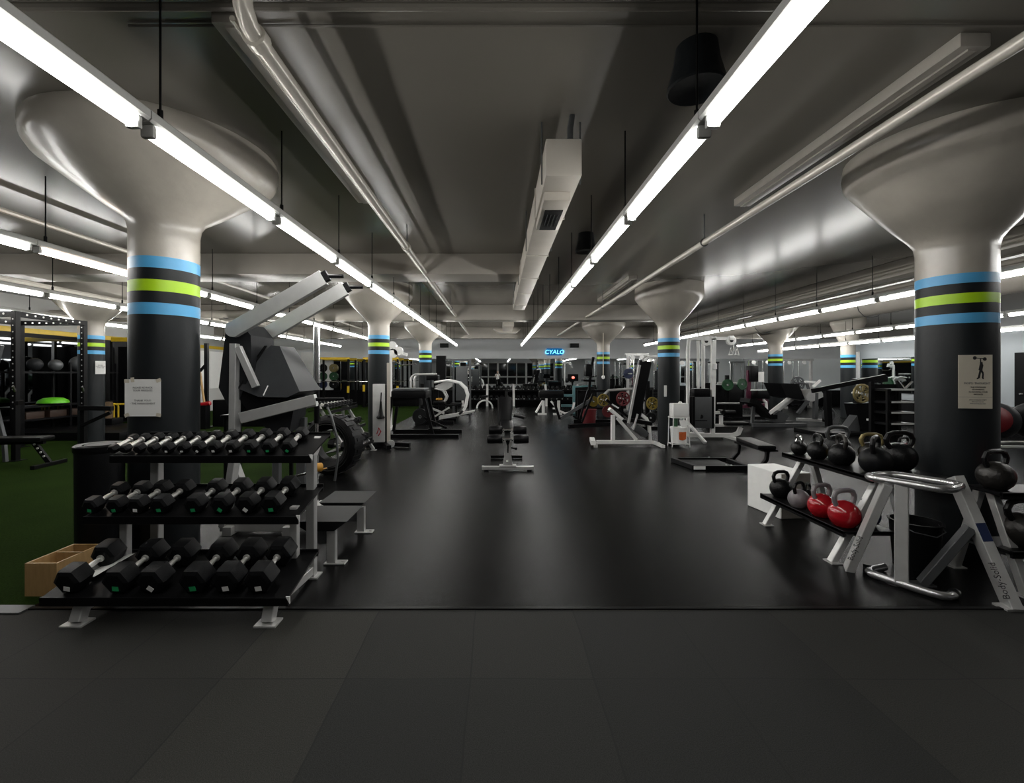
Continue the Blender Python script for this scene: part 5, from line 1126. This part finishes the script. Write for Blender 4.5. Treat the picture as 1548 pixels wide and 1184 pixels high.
# white cable machines at the back right
def cable_machine(name, label, x, y, w, h, mt='whitem', stack=True):
    t = thing(name, label, 'gym machine', (x, y, 0), 0)
    m = MB()
    for s in (-1, 1): m.bar((s*w/2, 0, 0), (s*w/2, 0, h), .10, .10, up=(0, 1, 0))
    m.bar((-w/2-.1, 0, h), (w/2+.1, 0, h), .09, .09); m.bar((-w/2, -.4, .05), (-w/2, .4, .05), .10, .09); m.bar((w/2, -.4, .05), (w/2, .4, .05), .10, .09); m.build('frame', mt, t)
    m = MB()
    for s in (-.12, .12): m.cyl((s, 0, .1), (s, 0, h-.05), .025, 8)
    m.cyl((-w/2+.12, 0, .1), (-w/2+.12, 0, h), .02, 8); m.build('guide_rod', 'chrome', t)
    if stack:
        m = MB()
        for k in range(12): m.box((0, 0, .14+k*.062), (.36, .18, .054))
        m.build('weight_stack', 'rubber', t)
    m = MB(); m.lathe([(.03, -.025), (.08, -.025), (.07, 0), (.08, .025), (.03, .025)], (w*.25, -.06, h-.12), (0, 1, 0), n=18); m.lathe([(.03, -.025), (.08, -.025), (.07, 0), (.08, .025), (.03, .025)], (-w*.25, -.06, h-.12), (0, 1, 0), n=18); m.build('pulley', 'whitem', t)
    m = MB(); m.box((w*.1, -.45, .48), (.5, .34, .08), r=.03); m.bar((w*.1, -.45, 0), (w*.1, -.45, .46), .07, .07); m.build('seat', 'vinyl', t)
cable_machine('cable_machine', 'white cable machine just right of the third right column', 5.45, 17.6, .7, 2.25, 'steel')
cable_machine('cable_machine', 'white cable machine behind the tall black back pad', 6.6, 18.6, 1.1, 2.2)
cable_machine('cable_machine', 'grey cable machine behind the white pulldown', 7.6, 17.8, 1.3, 2.05, 'steel_d')
cable_machine('cable_machine', 'grey cable machine in the far corner right of the pulldown', 11.2, 19.2, 1.2, 2.1, 'steel_d')
cable_machine('cable_machine', 'dark cable machine right of the far right column', 13.0, 19.6, 1.3, 2.1, 'steel')
# exercise balls on a silver rack at the right edge
t = thing('ball_rack', 'silver railed rack holding exercise balls behind the right column', 'rack', (6.2, 5.3, 0))
m = MB(); 
for y in (-.16, .16): m.cyl((-.75, y, .66), (1.2, y, .66), .022, 10)
m.build('rail', 'steel', t)
for x in (-.7, 1.1):
    for y in (-.16, .16): m = MB(); m.bar((x, y, 0), (x, y, .68), .05, .05, up=(0, 1, 0)); m.build('leg', 'steel', t)
for i, (x, mt, lab) in enumerate(((5.86, 'redr', 'red and black exercise ball behind the right column'), (6.32, 'rubber', 'black exercise ball at the right edge behind the poster column'))):
    o = MB().ell((0, 0, .21), (.215, .215, .215), 28).build('exercise_ball', 'foam' if i == 0 else 'rubber'); o.location = (x, 5.3, .735); tag(o, lab, 'ball', 'balls on the silver rack')
    if i == 0: MB().lathe([(.2165*math.cos(R(a)), .2165*math.sin(R(a))) for a in range(42, 91, 6)], (0, 0, .21), (-.8, -.55, .15), n=28, caps=False).build('red_band', 'redr', o)
# door and rail at the right wall
o = MB().box((12.38, 10.0, 1.0), (.05, 1.5, 2.0)).build('door_1', 'walldk'); o['kind'] = 'structure'
MB().ell((12.34, 10.6, 1.02), (.03, .05, .03), 10).build('door_handle', 'chrome', o)
o = MB().box((-2.0+12.2, 10.9, 2.02), (.02, .02, .02)).build('wall_bracket', 'steel_d') if False else None
# ================================================================ along the back wall
t = thing('dumbbell_rack', 'long two-tier black dumbbell rack with white posts under the back mirror', 'rack', (.95, 21.0, 0))
for y, z in ((-.10, .30), (.12, .74)):
    m = MB(); m.bar((0-2.6, y, z), (2.9, y, z), .34, .03, up=(0, -.25, 1)); m.bar((-2.6, y-.17, z-.03), (2.9, y-.17, z-.03), .02, .06); m.build('shelf', 'blackm', t)
for x in (-1.42, -.20, 1.3, 2.8, -2.55):
    m = MB(); m.bar((x, -.32, 0), (x, -.30, .52), .10, .06, up=(0, 1, 0)); m.bar((x, -.30, .52), (x, .1, .98), .10, .06, up=(0, 1, 0)); m.build('post', 'whitem', t)
for k, (y, z, n, r, hl) in enumerate(((-.10, .33, 22, .078, .09), (.12, .77, 24, .07, .08))):
    pr = None
    for i in range(n):
        if pr is None: pr = o = dumbbell(r, hl, .11, 'paper')
        else: o = dup(pr)
        o.location = (.95-2.5+i*(5.3/(n-1)), 21.0+y, z+r*.9); o.rotation_euler = (R(14), 0, 0)
        tag(o, ORD[i]+' dumbbell from the left on the '+('lower', 'upper')[k]+' tier under the back mirror' if i < len(ORD) else 'last dumbbell', group='dumbbells under the back mirror')
# white three-legged bench at the back
t = thing('utility_bench', 'small bench on arched white legs before the back dumbbell rack', 'bench', (-.55, 19.5, 0))
m = MB(); m.tube(arc((0, 0), .34, 0, 180, 10, 'xz', 0), .035, 8); m.build('leg', 'whitem', t); m = MB(); m.bar((0, 0, .34), (0, .7, .42), .06, .06); m.bar((0, .7, .4), (0, .75, .02), .06, .06, up=(0, 1, 0)); m.build('frame', 'blackm', t)
m = MB(); m.box((0, .35, .5), (.28, 1.0, .07), r=.025); m.build('pad', 'vinyl', t)
# back-left wall: plates on pegs, boards and banners
g = 'plates on the white wall panel'
o = MB().box((-8.72, YB-.024, 1.75), (1.5, .05, 1.55), r=.006).build('wall_panel', 'white'); tag(o, 'white panel on the back wall carrying plates', 'panel')
for i, (px, py, mt, lab) in enumerate(((488.5, 556.5, 'rubber', 'black plate at the top left of the white wall panel'), (504, 556.5, 'bronze', 'brown plate at the top right of the white wall panel'), (488.5, 569, 'greenr', 'green plate in the middle left of the white wall panel'), (504, 569, 'greenr', 'green plate in the middle right of the white wall panel'), (488.5, 581, 'bluer', 'navy plate at the bottom left of the white wall panel'), (504, 581, 'rubber', 'black plate at the bottom right of the white wall panel'))):
    o2 = put_plate(.20, .05, mt, W(px, py, YB-.09), 0, lab, g); q = W(px, py, YB-.13); MB().cyl(q, (q.x, YB-.04, q.z), .02, 8).build('peg', 'steel', o)
o = MB().box((-9.75, YB-.026, 1.62), (.60, .05, .86), r=.006).build('cork_board', 'brown'); tag(o, 'brown board on the back wall left of the plates', 'board')
o = MB().box((-10.55, YB-.024, 1.15), (.62, .05, .8), r=.006).build('white_board', 'white'); tag(o, 'white board low on the back wall below the banners', 'board')
for i, x in enumerate((-10.25, -11.0)):
    t = thing('wall_banner', ('right', 'left')[i]+' of two hanging banners with a horned head above the white board', 'banner', (x, YB-.024, 1.95))
    MB().box((0, 0, 0), (.55, .03, .75), r=.004).build('cloth', 'steel_d', t)
    m = MB(); m.prism([(-.22, .22), (-.13, .24), (-.08, .16), (.08, .16), (.13, .24), (.22, .22), (.14, .06), (.06, -.20), (0, -.26), (-.06, -.20), (-.14, .06)], -.022, -.016); m.build('emblem', 'cream', t)
    m = MB(); m.prism([(-.07, .06), (.07, .06), (.03, -.12), (-.03, -.12)], -.028, -.022); m.build('emblem_face', 'brown', t)
t = thing('squat_rack', 'yellow topped black squat rack at the back left', 'rack', (-7.4, 20.6, 0))
m = MB()
for x in (-.75, .75):
    for y in (-.5, .5): m.bar((x, y, 0), (x, y, 2.15), .09, .09, up=(0, 1, 0))
m.bar((-.8, -.5, .05), (-.8, .5, .05), .1, .1); m.bar((.8, -.5, .05), (.8, .5, .05), .1, .1); m.build('frame', 'blackm', t)
m = MB()
for y in (-.5, .5): m.bar((-.8, y, 2.18), (.8, y, 2.18), .09, .10)
m.bar((-.75, -.56, .7), (-.75, -.56, 1.0), .10, .04, up=(0, 1, 0)); m.bar((.75, -.56, .65), (.75, -.56, .95), .10, .04, up=(0, 1, 0)); m.build('yellow_beam', 'yellow', t)
m = MB(); m.cyl((-1.1, -.6, 1.15), (1.1, -.6, 1.15), .018, 10); m.build('barbell', 'chrome', t)
t2 = dup(t, (-5.2, 20.6, 0), 0, 'second yellow topped black squat rack, nearer the aisle at the back left')
# white pulley head showing above the second left column's shoulder
t = thing('cable_crossover', 'white cable tower with round pulleys just right of the second left column', 'gym machine', (-2.86, 12.0, 0))
m = MB(); m.bar((0, 0, 0), (0, 0, 2.1), .09, .09, up=(0, 1, 0)); m.bar((0, 0, 2.1), (.45, 0, 2.0), .08, .08); m.bar((0, -.4, .04), (0, .4, .04), .1, .08); m.build('frame', 'whitem', t)
for x, z in ((.06, 2.24), (.24, 2.1), (.10, 2.04)): m = MB(); m.lathe([(.03, -.03), (.12, -.03), (.11, 0), (.12, .03), (.03, .03)], (x, -.08, z), (0, 1, 0), n=20); m.build('pulley', 'whitem', t)
m = MB(); m.tube([(.1, -.08, 1.85), (.3, -.08, 1.72), (.7, -.08, 1.75)], .018, 8); m.build('lat_bar', 'chrome', t)
# ================================================================ the photographer, seen only in the back mirror
def person():
    J = [((0, 0, .96), .115), ((0, .01, 1.10), .125), ((0, .0, 1.28), .135), ((0, -.01, 1.43), .105), ((0, -.005, 1.50), .052), ((0, .01, 1.56), .055)]
    E = [(0, 1), (1, 2), (2, 3), (3, 4), (4, 5)]
    for sx in (-1, 1):
        b = len(J); J += [((sx*.095, 0, .90), .095), ((sx*.105, .015, .52), .062), ((sx*.11, -.01, .10), .042), ((sx*.115, .05, .04), .038), ((sx*.125, .17, .03), .03)]
        E += [(0, b), (b, b+1), (b+1, b+2), (b+2, b+3), (b+3, b+4)]
        b = len(J); J += [((sx*.175, -.01, 1.42), .062), ((sx*.24, .06, 1.18), .044), ((sx*.085, .30, 1.42), .032), ((sx*.068, .335, 1.46), .030)]
        E += [(3, b), (b, b+1), (b+1, b+2), (b+2, b+3)]
    me = bpy.data.meshes.new('person'); me.from_pydata([j[0] for j in J], E, []); o = bpy.data.objects.new('person', me); COL.objects.link(o)
    md = o.modifiers.new('skin', 'SKIN'); md.use_smooth_shade = True
    for i, (p, r) in enumerate(J): me.skin_vertices[0].data[i].radius = (r, r*(.8 if i in (1, 2, 3) else 1)) if i > 0 else (r*1.2, r)
    me.skin_vertices[0].data[0].use_root = True
    o.modifiers.new('sub', 'SUBSURF').levels = 2; o.modifiers['sub'].render_levels = 2
    dg = bpy.context.evaluated_depsgraph_get(); m2 = bpy.data.meshes.new_from_object(o.evaluated_get(dg)); bpy.data.objects.remove(o)
    m2.materials.clear()
    for k in ('skin', 'paper', 'blackm', 'whitem'): m2.materials.append(M[k])
    for p in m2.polygons:
        c = p.center; p.material_index = 3 if c.z < .075 else 2 if c.z < .97 else 0 if (c.z > 1.485 or (c.y > .10 and c.z > 1.0)) else 1
    o = bpy.data.objects.new('person', m2); COL.objects.link(o)
    tag(o, 'person in white shirt and black trousers holding up a phone, seen mirrored', 'person')
    h = MB().ell((0, .015, 1.645), (.075, .095, .115), 24); h.ell((0, .10, 1.63), (.013, .02, .02), 8); h.build('head', 'skin', o)
    MB().ell((0, -.008, 1.672), (.082, .098, .105), 20).build('hair', 'ink', o)
    for sx in (-1, 1):
        MB().ell((sx*.03, .102, 1.652), (.012, .006, .006), 8).build('eye', 'ink', o)
        MB().ell((sx*.077, .01, 1.64), (.012, .022, .03), 8).build('ear', 'skin', o)
        hd = MB(); c = Vector((sx*.062, .35, 1.49)); hd.ell(c, (.022, .035, .045), 12)
        for k, (dz, l) in enumerate(((.035, .06), (.015, .07), (-.006, .065), (-.026, .05))): hd.tube([c+Vector((0, .02, dz)), c+Vector((-sx*.005, .05, dz+.004)), c+Vector((-sx*l*.5, .062, dz+.004))], .0085, 6)
        hd.tube([c+Vector((0, -.01, .03)), c+Vector((-sx*.02, -.02, .05)), c+Vector((-sx*.045, -.018, .045))], .0095, 6); hd.build('hand', 'skin', o)
    MB().ell((0, .103, 1.585), (.024, .006, .006), 8).build('mouth', 'redr', o)
    return o
po = person(); po.location = (.02, -.47, 0)
t = tag(MB().box((0, 0, 0), (.150, .009, .074), r=.004).build('phone', 'blackm'), 'black phone held up sideways by the photographer', 'phone'); t.location = (.02, -.075, 1.487)
